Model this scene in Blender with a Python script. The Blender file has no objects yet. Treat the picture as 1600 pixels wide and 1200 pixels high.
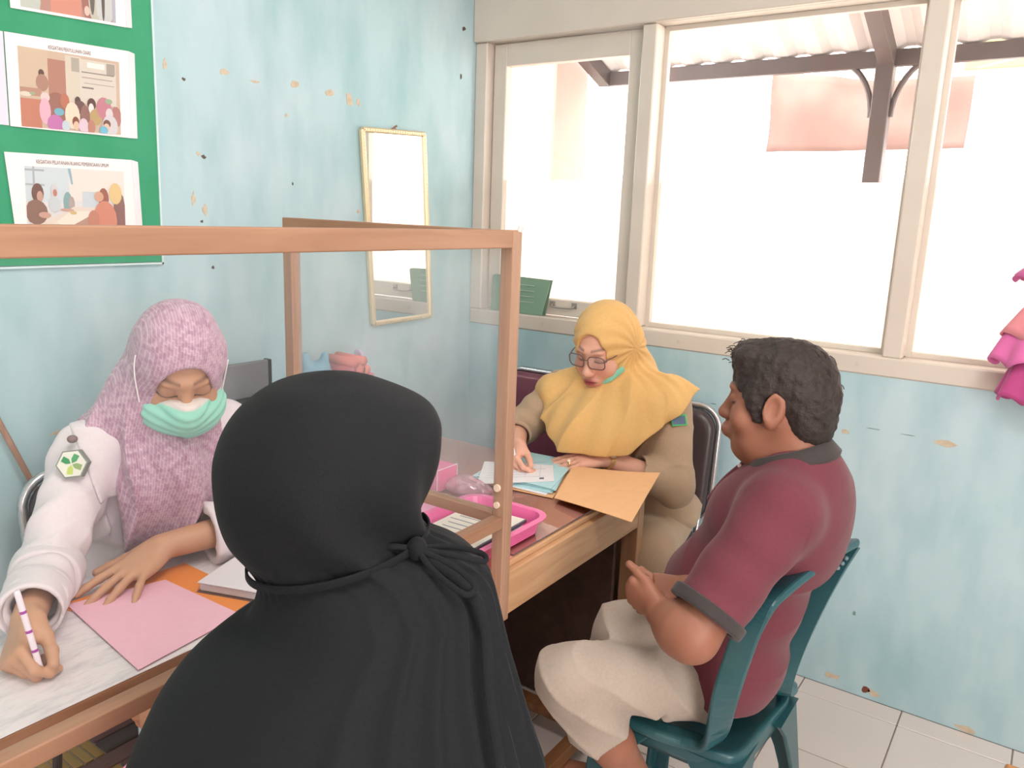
import bpy, bmesh, math, random
import numpy as np
from mathutils import Vector, Matrix

random.seed(7)
rng = np.random.default_rng(7)
SC = bpy.context.scene
COL = SC.collection

# ------------------------------------------------------------------ camera
CAM = np.array([2.009, -2.586, 1.5])
YAW, PITCH, ROLL, FPX = -0.603864, 0.209505, 0.0363325, 1232.56
CFv = np.array([math.sin(YAW)*math.cos(PITCH), math.cos(YAW)*math.cos(PITCH), -math.sin(PITCH)])
CR0 = np.array([math.cos(YAW), -math.sin(YAW), 0.0])
CU0 = np.cross(CR0, CFv)
CRv = math.cos(ROLL)*CR0 + math.sin(ROLL)*CU0
CUv = -math.sin(ROLL)*CR0 + math.cos(ROLL)*CU0
cam_d = bpy.data.cameras.new('camera'); cam = bpy.data.objects.new('camera', cam_d); COL.objects.link(cam)
cam_d.sensor_width = 36.0; cam_d.lens = FPX/1600*36.0; cam_d.clip_start = 0.02
cam.matrix_world = Matrix(((CRv[0], CUv[0], -CFv[0], CAM[0]), (CRv[1], CUv[1], -CFv[1], CAM[1]), (CRv[2], CUv[2], -CFv[2], CAM[2]), (0, 0, 0, 1)))
SC.camera = cam

# ------------------------------------------------------------------ world, lamps, exposure
SC.view_settings.view_transform = 'Standard'
SC.view_settings.look = 'None'
SC.view_settings.gamma = 1.0
SC.view_settings.exposure = 0.18
SC.view_settings.use_curve_mapping = False
wd = bpy.data.worlds.new('overcast_sky'); SC.world = wd; wd.use_nodes = True
bg = wd.node_tree.nodes['Background']
bg.inputs['Color'].default_value = (1.0, 0.97, 0.94, 1); bg.inputs['Strength'].default_value = 8.5

def area_lamp(name, loc, target, sx, sy, power, color):
    d = bpy.data.lights.new(name, 'AREA'); d.shape = 'RECTANGLE'; d.size = sx; d.size_y = sy
    d.energy = power; d.color = color
    o = bpy.data.objects.new(name, d); COL.objects.link(o); o.location = loc
    v = Vector(target) - Vector(loc)
    o.rotation_euler = v.to_track_quat('-Z', 'Y').to_euler()
    return o
area_lamp('daylight_from_doorway', (4.15, -2.9, 1.5), (0.0, -1.7, 1.1), 1.8, 2.0, 92, (1.0, 0.96, 0.93))
area_lamp('ceiling_tube_light', (1.9, -2.0, 2.78), (1.9, -2.0, 0), 1.4, 0.5, 24, (1.0, 0.95, 0.92))

# ------------------------------------------------------------------ pixel + depth (or plane) -> point in the room
def _ray(px, py):
    a = (px-800)/FPX; b = -(py-600)/FPX
    return CRv*a + CUv*b + CFv
def Pd(px, py, d): return CAM + _ray(px, py)*d
def Pz(px, py, z): v = _ray(px, py); return CAM + v*((z-CAM[2])/v[2])
def Py(px, py, y): v = _ray(px, py); return CAM + v*((y-CAM[1])/v[1])
def Px(px, py, x): v = _ray(px, py); return CAM + v*((x-CAM[0])/v[0])
V3 = lambda *a: np.array(a, float)
def nrm(v): v = np.asarray(v, float); return v/np.linalg.norm(v)

# ------------------------------------------------------------------ materials
def lin(c):
    return tuple(((x/255)/12.92 if x/255 <= 0.04045 else ((x/255+0.055)/1.055)**2.4) for x in c)
MATS = {}
def mat(name, c, rough=0.6, noise=None, bump=None, metal=0.0, c2=None, spec=0.5, sheen=0.0, attr=None, sss=0.0):
    """c, c2: sRGB; noise=(scale, detail, contrast) mixes c and c2; bump=(scale, strength)"""
    if name in MATS: return MATS[name]
    m = bpy.data.materials.new(name); m.use_nodes = True; MATS[name] = m
    nt = m.node_tree; N = nt.nodes; L = nt.links; b = N['Principled BSDF']
    b.inputs['Roughness'].default_value = rough; b.inputs['Metallic'].default_value = metal
    b.inputs['Specular IOR Level'].default_value = spec
    if sheen: b.inputs['Sheen Weight'].default_value = sheen
    if sss:
        b.inputs['Subsurface Weight'].default_value = sss
        b.inputs['Subsurface Radius'].default_value = (0.012, 0.005, 0.003)
    b.inputs['Base Color'].default_value = (*lin(c), 1)
    tc = N.new('ShaderNodeTexCoord')
    src = None
    if attr:
        a = N.new('ShaderNodeAttribute'); a.attribute_name = attr; src = a.outputs['Color']
        L.new(src, b.inputs['Base Color'])
    if noise:
        n = N.new('ShaderNodeTexNoise'); n.inputs['Scale'].default_value = noise[0]; n.inputs['Detail'].default_value = noise[1]
        L.new(tc.outputs['Object'], n.inputs['Vector'])
        r = N.new('ShaderNodeValToRGB')
        w = noise[2] if len(noise) > 2 else 0.25
        r.color_ramp.elements[0].position = 0.5-w; r.color_ramp.elements[1].position = 0.5+w
        r.color_ramp.elements[0].color = (*lin(c), 1); r.color_ramp.elements[1].color = (*lin(c2 or c), 1)
        L.new(n.outputs['Fac'], r.inputs['Fac']); L.new(r.outputs['Color'], b.inputs['Base Color'])
    if bump:
        n2 = N.new('ShaderNodeTexNoise'); n2.inputs['Scale'].default_value = bump[0]; n2.inputs['Detail'].default_value = 6
        L.new(tc.outputs['Object'], n2.inputs['Vector'])
        bp = N.new('ShaderNodeBump'); bp.inputs['Strength'].default_value = bump[1]; bp.inputs['Distance'].default_value = 0.004
        L.new(n2.outputs['Fac'], bp.inputs['Height']); L.new(bp.outputs['Normal'], b.inputs['Normal'])
    return m
def wood(name, c, c2, axis='Y', scale=18, rough=0.5):
    if name in MATS: return MATS[name]
    m = mat(name, c, rough); nt = m.node_tree; N = nt.nodes; L = nt.links; b = N['Principled BSDF']
    tc = N.new('ShaderNodeTexCoord'); mp = N.new('ShaderNodeMapping')
    s = {'X': (0.08, 1, 1), 'Y': (1, 0.08, 1), 'Z': (1, 1, 0.08)}[axis]
    mp.inputs['Scale'].default_value = s; L.new(tc.outputs['Object'], mp.inputs['Vector'])
    n = N.new('ShaderNodeTexNoise'); n.inputs['Scale'].default_value = scale*3; n.inputs['Detail'].default_value = 5; n.inputs['Distortion'].default_value = 0.6
    L.new(mp.outputs['Vector'], n.inputs['Vector'])
    r = N.new('ShaderNodeValToRGB'); r.color_ramp.elements[0].position = 0.32; r.color_ramp.elements[1].position = 0.7
    r.color_ramp.elements[0].color = (*lin(c2), 1); r.color_ramp.elements[1].color = (*lin(c), 1)
    L.new(n.outputs['Fac'], r.inputs['Fac']); L.new(r.outputs['Color'], b.inputs['Base Color'])
    return m
def clear_mat(name, tint, haze, gloss=0.06, hazecol=(225, 232, 235), rough=0.02):
    """thin transparent sheet: see-through + a little reflection + a little milky haze"""
    if name in MATS: return MATS[name]
    m = bpy.data.materials.new(name); m.use_nodes = True; MATS[name] = m
    nt = m.node_tree; N = nt.nodes; L = nt.links; N.remove(N['Principled BSDF']); out = N['Material Output']
    t = N.new('ShaderNodeBsdfTransparent'); t.inputs['Color'].default_value = (*lin(tint), 1)
    g = N.new('ShaderNodeBsdfGlossy'); g.inputs['Roughness'].default_value = rough
    d = N.new('ShaderNodeBsdfDiffuse'); d.inputs['Color'].default_value = (*lin(hazecol), 1)
    m1 = N.new('ShaderNodeMixShader'); m2 = N.new('ShaderNodeMixShader')
    tc = N.new('ShaderNodeTexCoord'); n = N.new('ShaderNodeTexNoise'); n.inputs['Scale'].default_value = 5; n.inputs['Detail'].default_value = 4
    L.new(tc.outputs['Object'], n.inputs['Vector'])
    mr = N.new('ShaderNodeMapRange'); mr.inputs['To Min'].default_value = haze*0.4; mr.inputs['To Max'].default_value = haze*1.7
    mr.inputs['From Min'].default_value = 0.3; mr.inputs['From Max'].default_value = 0.7
    L.new(n.outputs['Fac'], mr.inputs['Value']); L.new(mr.outputs['Result'], m1.inputs['Fac'])
    L.new(t.outputs['BSDF'], m1.inputs[1]); L.new(d.outputs['BSDF'], m1.inputs[2])
    m2.inputs['Fac'].default_value = gloss
    L.new(m1.outputs['Shader'], m2.inputs[1]); L.new(g.outputs['BSDF'], m2.inputs[2])
    L.new(m2.outputs['Shader'], out.inputs['Surface'])
    return m

# ------------------------------------------------------------------ objects
def props(o, label=None, cat=None, group=None, kind=None):
    if label: o['label'] = label
    if cat: o['category'] = cat
    if group: o['group'] = group
    if kind: o['kind'] = kind
    return o
ORG = {}
def empty(name, loc, label=None, cat=None, group=None, rz=0.0):
    o = bpy.data.objects.new(name, None); o.empty_display_size = 0.1; COL.objects.link(o)
    o.location = loc; o.rotation_euler = (0, 0, rz); ORG[o] = np.array(loc, float)
    return props(o, label, cat, group)
def obj(name, vf, m, parent=None, smooth=False, local=False, loc=None, label=None, cat=None, group=None, kind=None, colors=None):
    """vf=(verts, faces) in room coordinates (or local to the parent)"""
    v, f = vf; v = np.asarray(v, float)
    if parent is None:
        if loc is None: loc = V3((v[:, 0].min()+v[:, 0].max())/2, (v[:, 1].min()+v[:, 1].max())/2, v[:, 2].min())
        org = np.array(loc, float); vl = v-org
    else:
        org = ORG.get(parent, V3(0, 0, 0)); vl = v if local else v-org
    me = bpy.data.meshes.new(name)
    if isinstance(f, np.ndarray):
        me.vertices.add(len(vl)); me.vertices.foreach_set('co', vl.astype(np.float32).ravel())
        n = f.shape[1]; me.loops.add(f.size); me.loops.foreach_set('vertex_index', f.astype(np.int32).ravel())
        me.polygons.add(len(f)); me.polygons.foreach_set('loop_start', np.arange(0, f.size, n, dtype=np.int32))
        me.update(calc_edges=True)
    else:
        me.from_pydata([tuple(p) for p in vl], [], f)
    if smooth: me.polygons.foreach_set('use_smooth', np.ones(len(me.polygons), bool))
    if colors is not None:
        ca = me.color_attributes.new('Col', 'FLOAT_COLOR', 'POINT')
        c4 = np.ones((len(vl), 4), np.float32); c4[:, :3] = colors; ca.data.foreach_set('color', c4.ravel())
    me.update()
    for mm in (m if isinstance(m, (list, tuple)) else [m]): me.materials.append(mm)
    o = bpy.data.objects.new(name, me); COL.objects.link(o)
    if parent is None: o.location = org
    else: o.parent = parent
    ORG[o] = org
    return props(o, label, cat, group, kind)
def merge(*parts):
    V = []; F = []; n = 0
    for v, f in parts:
        v = np.asarray(v, float); V.append(v)
        F += [tuple(int(i)+n for i in q) for q in f]; n += len(v)
    return np.vstack(V), F
def bm_out(bm):
    bm.normal_update(); v = [tuple(x.co) for x in bm.verts]; bm.verts.index_update()
    f = [tuple(x.index for x in p.verts) for p in bm.faces]; bm.free(); return np.array(v), f
def box(c, s, bev=0.0, seg=2, R=None):
    bm = bmesh.new(); bmesh.ops.create_cube(bm, size=1.0)
    bmesh.ops.scale(bm, vec=Vector(s), verts=bm.verts)
    if bev > 0: bmesh.ops.bevel(bm, geom=list(bm.edges), offset=min(bev, min(s)*0.49), segments=seg, affect='EDGES', profile=0.5)
    v, f = bm_out(bm)
    if R is not None: v = v@np.asarray(R).T
    return v+np.asarray(c, float), f
def boxab(a, b, bev=0.0, seg=2):
    a = np.asarray(a, float); b = np.asarray(b, float); return box((a+b)/2, np.abs(b-a), bev, seg)
def beam(a, b, w, h, up=(0, 0, 1), bev=0.002):
    """rectangular bar from a to b"""
    a = np.asarray(a, float); b = np.asarray(b, float); d = nrm(b-a); s = nrm(np.cross(d, up)); u = np.cross(s, d)
    return box((a+b)/2, (np.linalg.norm(b-a), w, h), bev, 1, np.stack([d, s, u], 1))
def smoothpath(P, n=8, closed=False):
    P = [np.asarray(p, float) for p in P]; out = []; N = len(P)
    for i in range(N if closed else N-1):
        if closed: p0, p1, p2, p3 = P[i-1], P[i], P[(i+1) % N], P[(i+2) % N]
        else: p0, p1, p2, p3 = P[max(i-1, 0)], P[i], P[i+1], P[min(i+2, N-1)]
        for k in range(n):
            t = k/n; out.append(0.5*((2*p1)+(-p0+p2)*t+(2*p0-5*p1+4*p2-p3)*t*t+(-p0+3*p1-3*p2+p3)*t**3))
    if not closed: out.append(P[-1])
    return np.array(out)
def sweep(path, sec, up=(0, 0, 1), closed=False, scale=None, normals=None):
    path = np.asarray(path, float); n = len(path); k = len(sec); V = []
    for i in range(n):
        a = path[(i-1) % n] if (closed or i > 0) else path[i]; b = path[(i+1) % n] if (closed or i < n-1) else path[i]
        t = nrm(b-a); uu = np.asarray(normals[i] if normals is not None else up, float)
        if i == 0 or normals is not None or True:
            s = np.cross(t, uu)
            if np.linalg.norm(s) < 1e-3: s = np.cross(t, (1, 0.1, 0))
            s = nrm(s)
            if i > 0 and normals is None and np.dot(s, ps) < 0: s = -s
        ps = s; w = np.cross(s, t); sc = 1 if scale is None else scale[i]
        for (x, y) in sec: V.append(path[i]+(s*x+w*y)*sc)
    F = []
    for i in range(n if closed else n-1):
        j = (i+1) % n
        for q in range(k): F.append((i*k+q, i*k+(q+1) % k, j*k+(q+1) % k, j*k+q))
    if not closed: F.append(tuple(range(k))[::-1]); F.append(tuple((n-1)*k+q for q in range(k)))
    return np.array(V), F
def circ(r, n=10, ry=None): return [(r*math.cos(2*math.pi*i/n), (ry or r)*math.sin(2*math.pi*i/n)) for i in range(n)]
def rrect(w, h, r, n=3):
    out = []
    for cx, cy, a0 in ((w/2-r, h/2-r, 0), (-w/2+r, h/2-r, 90), (-w/2+r, -h/2+r, 180), (w/2-r, -h/2+r, 270)):
        for i in range(n+1):
            a = math.radians(a0+90*i/n); out.append((cx+r*math.cos(a), cy+r*math.sin(a)))
    return out
def tube(path, r, n=10, closed=False): return sweep(path, circ(r, n), closed=closed, up=(0.13, 0.21, 1))
def sheet(c00, c10, c11, c01, th=0.0012, nu=8, nv=8, lift=None, sag=0.0):
    """paper-like sheet from four corners, with thickness; lift(u,v) adds height"""
    c = [np.asarray(x, float) for x in (c00, c10, c11, c01)]
    nz = nrm(np.cross(c[1]-c[0], c[3]-c[0]));
    if nz[2] < 0: nz = -nz
    top = []; bot = []
    for j in range(nv+1):
        for i in range(nu+1):
            u = i/nu; v = j/nv
            p = c[0]*(1-u)*(1-v)+c[1]*u*(1-v)+c[2]*u*v+c[3]*(1-u)*v
            if lift: p = p+V3(0, 0, 1)*lift(u, v)
            top.append(p+nz*th/2); bot.append(p-nz*th/2)
    n = len(top); F = []; W = nu+1
    for j in range(nv):
        for i in range(nu):
            a = j*W+i; F.append((a, a+1, a+W+1, a+W)); F.append((n+a, n+a+W, n+a+W+1, n+a+1))
    rim = [i for i in range(W)]+[j*W+nu for j in range(1, nv+1)]+[nv*W+i for i in range(nu-1, -1, -1)]+[j*W for j in range(nv-1, 0, -1)]
    for a, b in zip(rim, rim[1:]+rim[:1]): F.append((a, n+a, n+b, b))
    return np.array(top+bot), F
def prism(poly, n, th):
    """flat polygon (3-D points) extruded by th along n"""
    P = np.asarray(poly, float); n = nrm(n); k = len(P); V = np.vstack([P, P+n*th])
    F = [tuple(range(k))[::-1], tuple(range(k, 2*k))]+[(i, (i+1) % k, k+(i+1) % k, k+i) for i in range(k)]
    return V, F
def text_mesh(s, size, o, xd, yd, depth=0.0006, width=None):
    cu = bpy.data.curves.new('t', 'FONT'); cu.body = s; cu.size = size; cu.align_x = 'CENTER'; cu.align_y = 'CENTER'; cu.resolution_u = 2
    t = bpy.data.objects.new('t', cu); COL.objects.link(t)
    me = t.to_mesh(); v = np.array([tuple(x.co) for x in me.vertices]); f = [tuple(p.vertices) for p in me.polygons]
    t.to_mesh_clear(); bpy.data.objects.remove(t); bpy.data.curves.remove(cu)
    if width: v[:, 0] *= width/(v[:, 0].max()-v[:, 0].min())
    xd = np.asarray(xd, float); yd = np.asarray(yd, float)
    w = np.asarray(o, float)+v[:, :1]*xd+v[:, 1:2]*yd
    return w, f

# ------------------------------------------------------------------ smooth solid modelling (signed distance + surface nets)
def surf(o, px, py, off=.002):
    """point on the surface of o met by the line of sight through a picture point, lifted by off"""
    v = nrm(CRv*((px-800)/FPX)-CUv*((py-600)/FPX)+CFv); org = ORG[o]
    ok, loc, nor, _i = o.ray_cast(Vector(CAM-org), Vector(v))
    if not ok: return None, None
    n = nrm(np.array(nor)); n = n if np.dot(n, v) < 0 else -n
    return np.array(loc)+org+n*off, n
class Solid:
    def __init__(s): s.p = []; s.cuts = []; s.disp = None
    def cap(s, a, b, ra, rb=None, k=0.02, sub=False):
        a = np.asarray(a, np.float32); b = np.asarray(b, np.float32); rb = ra if rb is None else rb
        c = (a+b)/2; R = float(np.linalg.norm(b-a))/2+max(ra, rb); s.p.append((0, (a, b, ra, rb), k, sub, c, R)); return s
    def ell(s, c, r, M=None, k=0.02, sub=False):
        c = np.asarray(c, np.float32); r = np.asarray(r, np.float32); M = np.eye(3, dtype=np.float32) if M is None else np.asarray(M, np.float32)
        s.p.append((1, (c, r, M), k, sub, c, float(r.max()))); return s
    def rbox(s, c, b, M=None, r=0.005, k=0.01, sub=False):
        c = np.asarray(c, np.float32); b = np.asarray(b, np.float32); M = np.eye(3, dtype=np.float32) if M is None else np.asarray(M, np.float32)
        s.p.append((2, (c, b-r, M, r), k, sub, c, float(np.linalg.norm(b)))); return s
    def chain(s, pts, rad, k=0.02, sub=False):
        for i in range(len(pts)-1): s.cap(pts[i], pts[i+1], rad[i], rad[i+1], k, sub)
        return s
    def cut(s, n, o, k=0.004):
        """keep the side where (p-o).n < 0"""
        n = nrm(n).astype(np.float32); o = np.asarray(o, np.float32); s.cuts.append((lambda P: (P-o)@n, k)); return s
    def cutf(s, fn, k=0.004): s.cuts.append((fn, k)); return s
    @staticmethod
    def _prim(t, a, P):
        if t == 0:
            p0, p1, ra, rb = a; ba = p1-p0; pa = P-p0; q = np.clip(pa@ba/max(float(ba@ba), 1e-12), 0, 1)
            return np.linalg.norm(pa-q[:, None]*ba, axis=1)-(ra+(rb-ra)*q)
        if t == 1:
            c, r, M = a; q = (P-c)@M/r; k0 = np.linalg.norm(q, axis=1); k1 = np.linalg.norm(q/r, axis=1)+1e-9
            return np.where(k0 < 1e-4, -float(r.min()), k0*(k0-1)/k1)
        c, b, M, r = a; q = np.abs((P-c)@M)-b
        return np.linalg.norm(np.maximum(q, 0), axis=1)+np.minimum(q.max(1), 0)-r
    def ev(s, P, far=0.06):
        d = np.full(len(P), 1.0, np.float32)
        for (t, a, k, sub, c, R) in s.p:
            m = np.nonzero(((P-c)**2).sum(1) < (R+k+far)**2)[0]
            if len(m) == 0: continue
            e = s._prim(t, a, P[m]).astype(np.float32); x = d[m]
            if sub:
                e = -e; h = np.clip(0.5+0.5*(e-x)/k, 0, 1); d[m] = x+(e-x)*h+k*h*(1-h)
            else:
                h = np.clip(0.5+0.5*(x-e)/k, 0, 1); d[m] = x+(e-x)*h-k*h*(1-h)
        if s.disp is not None:
            m = np.nonzero(np.abs(d) < 0.08)[0]
            if len(m): d[m] += s.disp(P[m]).astype(np.float32)
        for fn, k in s.cuts:
            e = fn(P).astype(np.float32); h = np.clip(0.5+0.5*(e-d)/k, 0, 1); d = d+(e-d)*h+k*h*(1-h)
        return d
    def mesh(s, h, B=6):
        lo = np.min([c-R for (_, _, _, sub, c, R) in s.p if not sub], 0)-3*h; hi = np.max([c+R for (_, _, _, sub, c, R) in s.p if not sub], 0)+3*h
        bs = B*h; nb = np.ceil((hi-lo)/bs).astype(int)
        I = np.stack(np.meshgrid(*[np.arange(n) for n in nb], indexing='ij'), -1).reshape(-1, 3)
        # coarse test at block centres
        act = []
        for q in np.array_split(I, max(1, len(I)//400000)):
            d = s.ev((lo+(q+0.5)*bs).astype(np.float32), far=bs*1.5); act.append(q[np.abs(d) < bs*0.87*1.35+0.006])
        act = np.vstack(act)
        dim = nb*B+2; mul = np.array([dim[1]*dim[2], dim[2], 1], np.int64)
        g = np.stack(np.meshgrid(*[np.arange(B)]*3, indexing='ij'), -1).reshape(-1, 3)
        g1 = np.stack(np.meshgrid(*[np.arange(B+1)]*3, indexing='ij'), -1).reshape(-1, 3)
        ck = np.unique(((act*B)[:, None, :]+g1[None]).reshape(-1, 3).astype(np.int64)@mul)
        cp = np.stack([ck//mul[0], (ck % mul[0])//mul[1], ck % mul[1]], 1)
        val = np.empty(len(ck), np.float32); st = 300000
        for i in range(0, len(ck), st): val[i:i+st] = s.ev((lo+cp[i:i+st]*h).astype(np.float32))
        cells = (((act*B)[:, None, :]+g[None]).reshape(-1, 3)).astype(np.int64); kk = np.sort(cells@mul)
        offs = np.array([[x, y, z] for x in (0, 1) for y in (0, 1) for z in (0, 1)], np.int64)
        # cell corner values
        base = np.searchsorted(ck, kk); sgn0 = val[base] < 0
        cv = np.empty((len(kk), 8), np.float32)
        for j, o in enumerate(offs): cv[:, j] = val[np.searchsorted(ck, kk+o@mul)] if j else val[base]
        neg = cv < 0; sm = neg.any(1) & ~neg.all(1); kk = kk[sm]; cv = cv[sm]; neg = neg[sm]
        acc = np.zeros((len(kk), 3), np.float32); cnt = np.zeros(len(kk), np.float32)
        for a in range(8):
            for b_ in range(a+1, 8):
                if np.abs(offs[a]-offs[b_]).sum() != 1: continue
                x = neg[:, a] != neg[:, b_]; t = np.where(x, cv[:, a]/(cv[:, a]-cv[:, b_]+1e-12), 0)
                acc += np.where(x[:, None], offs[a]+(offs[b_]-offs[a])*t[:, None], 0); cnt += x
        cc = np.stack([kk//mul[0], (kk % mul[0])//mul[1], kk % mul[1]], 1)
        V = lo+(cc+acc/cnt[:, None])*h
        Fs = []
        for ax in range(3):
            o = np.zeros(3, np.int64); o[ax] = 1; u = np.zeros(3, np.int64); u[(ax+1) % 3] = 1; w = np.zeros(3, np.int64); w[(ax+2) % 3] = 1
            j = int(o@np.array([4, 2, 1])); x = neg[:, 0] != neg[:, j]; k0 = kk[x]; flip = neg[x, 0]
            ids = []; ok = np.ones(len(k0), bool)
            for dd in (0*u, -u, -u-w, -w):
                t = k0+int(dd@mul); i = np.searchsorted(kk, t); i = np.minimum(i, len(kk)-1); ok &= kk[i] == t; ids.append(i)
            q = np.stack(ids, 1)[ok]; fl = flip[ok]
            q[~fl] = q[~fl][:, ::-1]; Fs.append(q)
        return V, np.vstack(Fs)
def fr(fwd, up=(0, 0, 1)):
    """frame with columns right, forward, up"""
    f = nrm(fwd); r = nrm(np.cross(f, up)); return np.stack([r, f, np.cross(r, f)], 1)
def wob(P, f, seed=0):
    a = seed*1.7
    return (np.sin(P[:, 0]*f+1.3*np.sin(P[:, 1]*f*0.7+a)+a)+np.sin(P[:, 1]*f*1.1+1.1*np.sin(P[:, 2]*f*0.8+2*a)+2.1*a)+np.sin(P[:, 2]*f*0.9+1.2*np.sin(P[:, 0]*f*0.9-a)+0.6*a))/3
def head(S, c, M, sc=1.0, ears=True, plump=0.0, lips=1.0):
    """adds a human head; c centre between the ears, M columns right/forward/up"""
    W = lambda x, y, z: c+M@(V3(x, y, z)*sc)
    E = lambda p, r, k, sub=False, R=None: S.ell(W(*p), V3(*r)*sc, M if R is None else M@R, k*sc, sub)
    E((0, -.012, .03), (.075, .094, .084), .02)
    E((0, .028, -.03), (.062+plump*.5, .060, .083), .03)
    E((0, .040, -.082), (.046+plump, .042, .034), .03)
    E((0, .072, -.104), (.020, .014, .014), .025)
    for s in (-1, 1):
        E((s*.038, .058, -.036), (.026+plump, .024, .028), .02)
        E((s*.016, .080, .024), (.026, .012, .008), .016)
        E((s*.033, .100, .003), (.016, .014, .012), .014, True)
        E((s*.032, .0745, .0015), (.0165, .0135, .0115), .005)
        E((s*.011, .099, -.040), (.0085, .010, .008), .007)
    S.cap(W(0, .084, .012), W(0, .108, -.034), .0075*sc, .0115*sc, .012*sc)
    E((0, .109, -.036), (.012, .010, .010), .008)
    E((0, .086, -.070), (.026*lips, .014, .014), .014)
    E((0, .0935, -.0655), (.022*lips, .0085, .0058), .005)
    E((0, .0925, -.0765), (.020*lips, .0090, .0065), .005)
    S.cap(W(-.022, .094, -.0710), W(0, .1025, -.0706), .0016*sc, .0018*sc, .003*sc, True)
    S.cap(W(.022, .094, -.0710), W(0, .1025, -.0706), .0016*sc, .0018*sc, .003*sc, True)
    if ears:
        for s in (-1, 1):
            R = np.array(Matrix.Rotation(math.radians(s*-22), 3, 'Z')@Matrix.Rotation(math.radians(14), 3, 'X'))
            E((s*.080, -.012, -.006), (.0085, .021, .034), .008, False, R)
            E((s*.088, -.010, -.003), (.008, .013, .022), .006, True, R)
            E((s*.077, -.004, -.036), (.008, .010, .011), .008)
def hand(S, w, d, n, right, bends, spread=(0.12, 0.02, -0.08, -0.2), thumb=(0.75, 0.62, -0.15), tb=(0.15, 0.25), sc=1.0, k=.008):
    """palm, four fingers, thumb. d: wrist->fingers, n: back of the hand"""
    d = nrm(d); n = nrm(n-d*np.dot(n, d)); s = np.cross(d, n)*(-1 if right else 1)   # s: towards the thumb
    L = ((.041, .025, .020), (.046, .028, .021), (.042, .026, .021), (.032, .020, .018))
    R = (.0090, .0092, .0088, .0078); off = (.027, .009, -.009, -.026); reach = (.084, .087, .083, .075)
    tips = []
    for i in range(4):
        b = w+(d*reach[i]+s*off[i])*sc
        S.cap(w+s*off[i]*.55*sc+d*.008*sc, b-n*.002*sc, .0135*sc, .0105*sc, .014*sc)
        c = nrm(d+s*spread[i]); m = n.copy(); p = b
        for j in range(3):
            a = bends[i][j]; c, m = c*math.cos(a)-m*math.sin(a), m*math.cos(a)+c*math.sin(a)
            q = p+c*L[i][j]*sc; r = R[i]*(1-.10*j)*sc
            S.cap(p, q, r, r*.92, (k if j else .007)*sc*.6); p = q
        tips.append(p)
    S.ell(w+(d*.045+s*.0)*sc-n*.004*sc, V3(.036, .045, .014)*sc, np.stack([s, d, n], 1), .012*sc)
    p = w+(d*.018+s*.022-n*.006)*sc; t = nrm(d*thumb[0]+s*thumb[1]+n*thumb[2])
    S.cap(p, p+t*.040*sc, .0150*sc, .0118*sc, .014*sc); p = p+t*.040*sc
    for j, l in enumerate((.031, .026)):
        t = nrm(t*math.cos(tb[j])+d*math.sin(tb[j])); q = p+t*l*sc; S.cap(p, q, (.0108-.001*j)*sc, (.0098-.001*j)*sc, .005*sc); p = q
    return tips, p
def skin_paint(V, c, M, sc, base, lipc, brow=(62, 44, 38), lash=True, flush=None):
    """own colours of the face: lips, brows, lash line"""
    col = np.tile(np.array(lin(base), np.float32), (len(V), 1))
    q = (V-c)@M/sc; x = np.abs(q[:, 0]); y = q[:, 1]; z = q[:, 2]
    def blend(w, c2):
        w = np.clip(w, 0, 1)[:, None]; col[:] = col*(1-w)+np.array(lin(c2), np.float32)*w
    near = (y > .03) & (np.abs(z) < .14) & (x < .08)
    if flush: blend(np.where(near, .5*np.exp(-((x-.036)/.022)**2-((z+.03)/.022)**2), 0), flush)
    blend(np.where(near & (y > .06), 1.15*np.exp(-((x/.021)**4)-(((z+.0708)/.0105)**4)), 0), lipc)
    blend(np.where(near & (y > .06), .8*np.exp(-((x/.023)**6)-(((z+.0707)/.0022)**2)), 0), tuple(k*.45 for k in lipc))
    zb = .0295+.004*np.sin(np.clip((x-.012)/.042, 0, 1)*2.7)
    blend(np.where(near & (x > .011) & (x < .055), .75*np.exp(-((z-zb)/.0036)**2), 0), brow)
    if lash:
        zl = -.0045-.0030*np.sin(np.clip((x-.016)/.034, 0, 1)*math.pi)
        blend(np.where(near & (x > .015) & (x < .051), .95*np.exp(-((z-zl)/.0026)**2), 0), (35, 24, 22))
        blend(np.where(near & (x > .017) & (x < .049), .28*np.exp(-((z-.004)/.007)**2), 0), (110, 66, 56))
    return col
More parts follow.
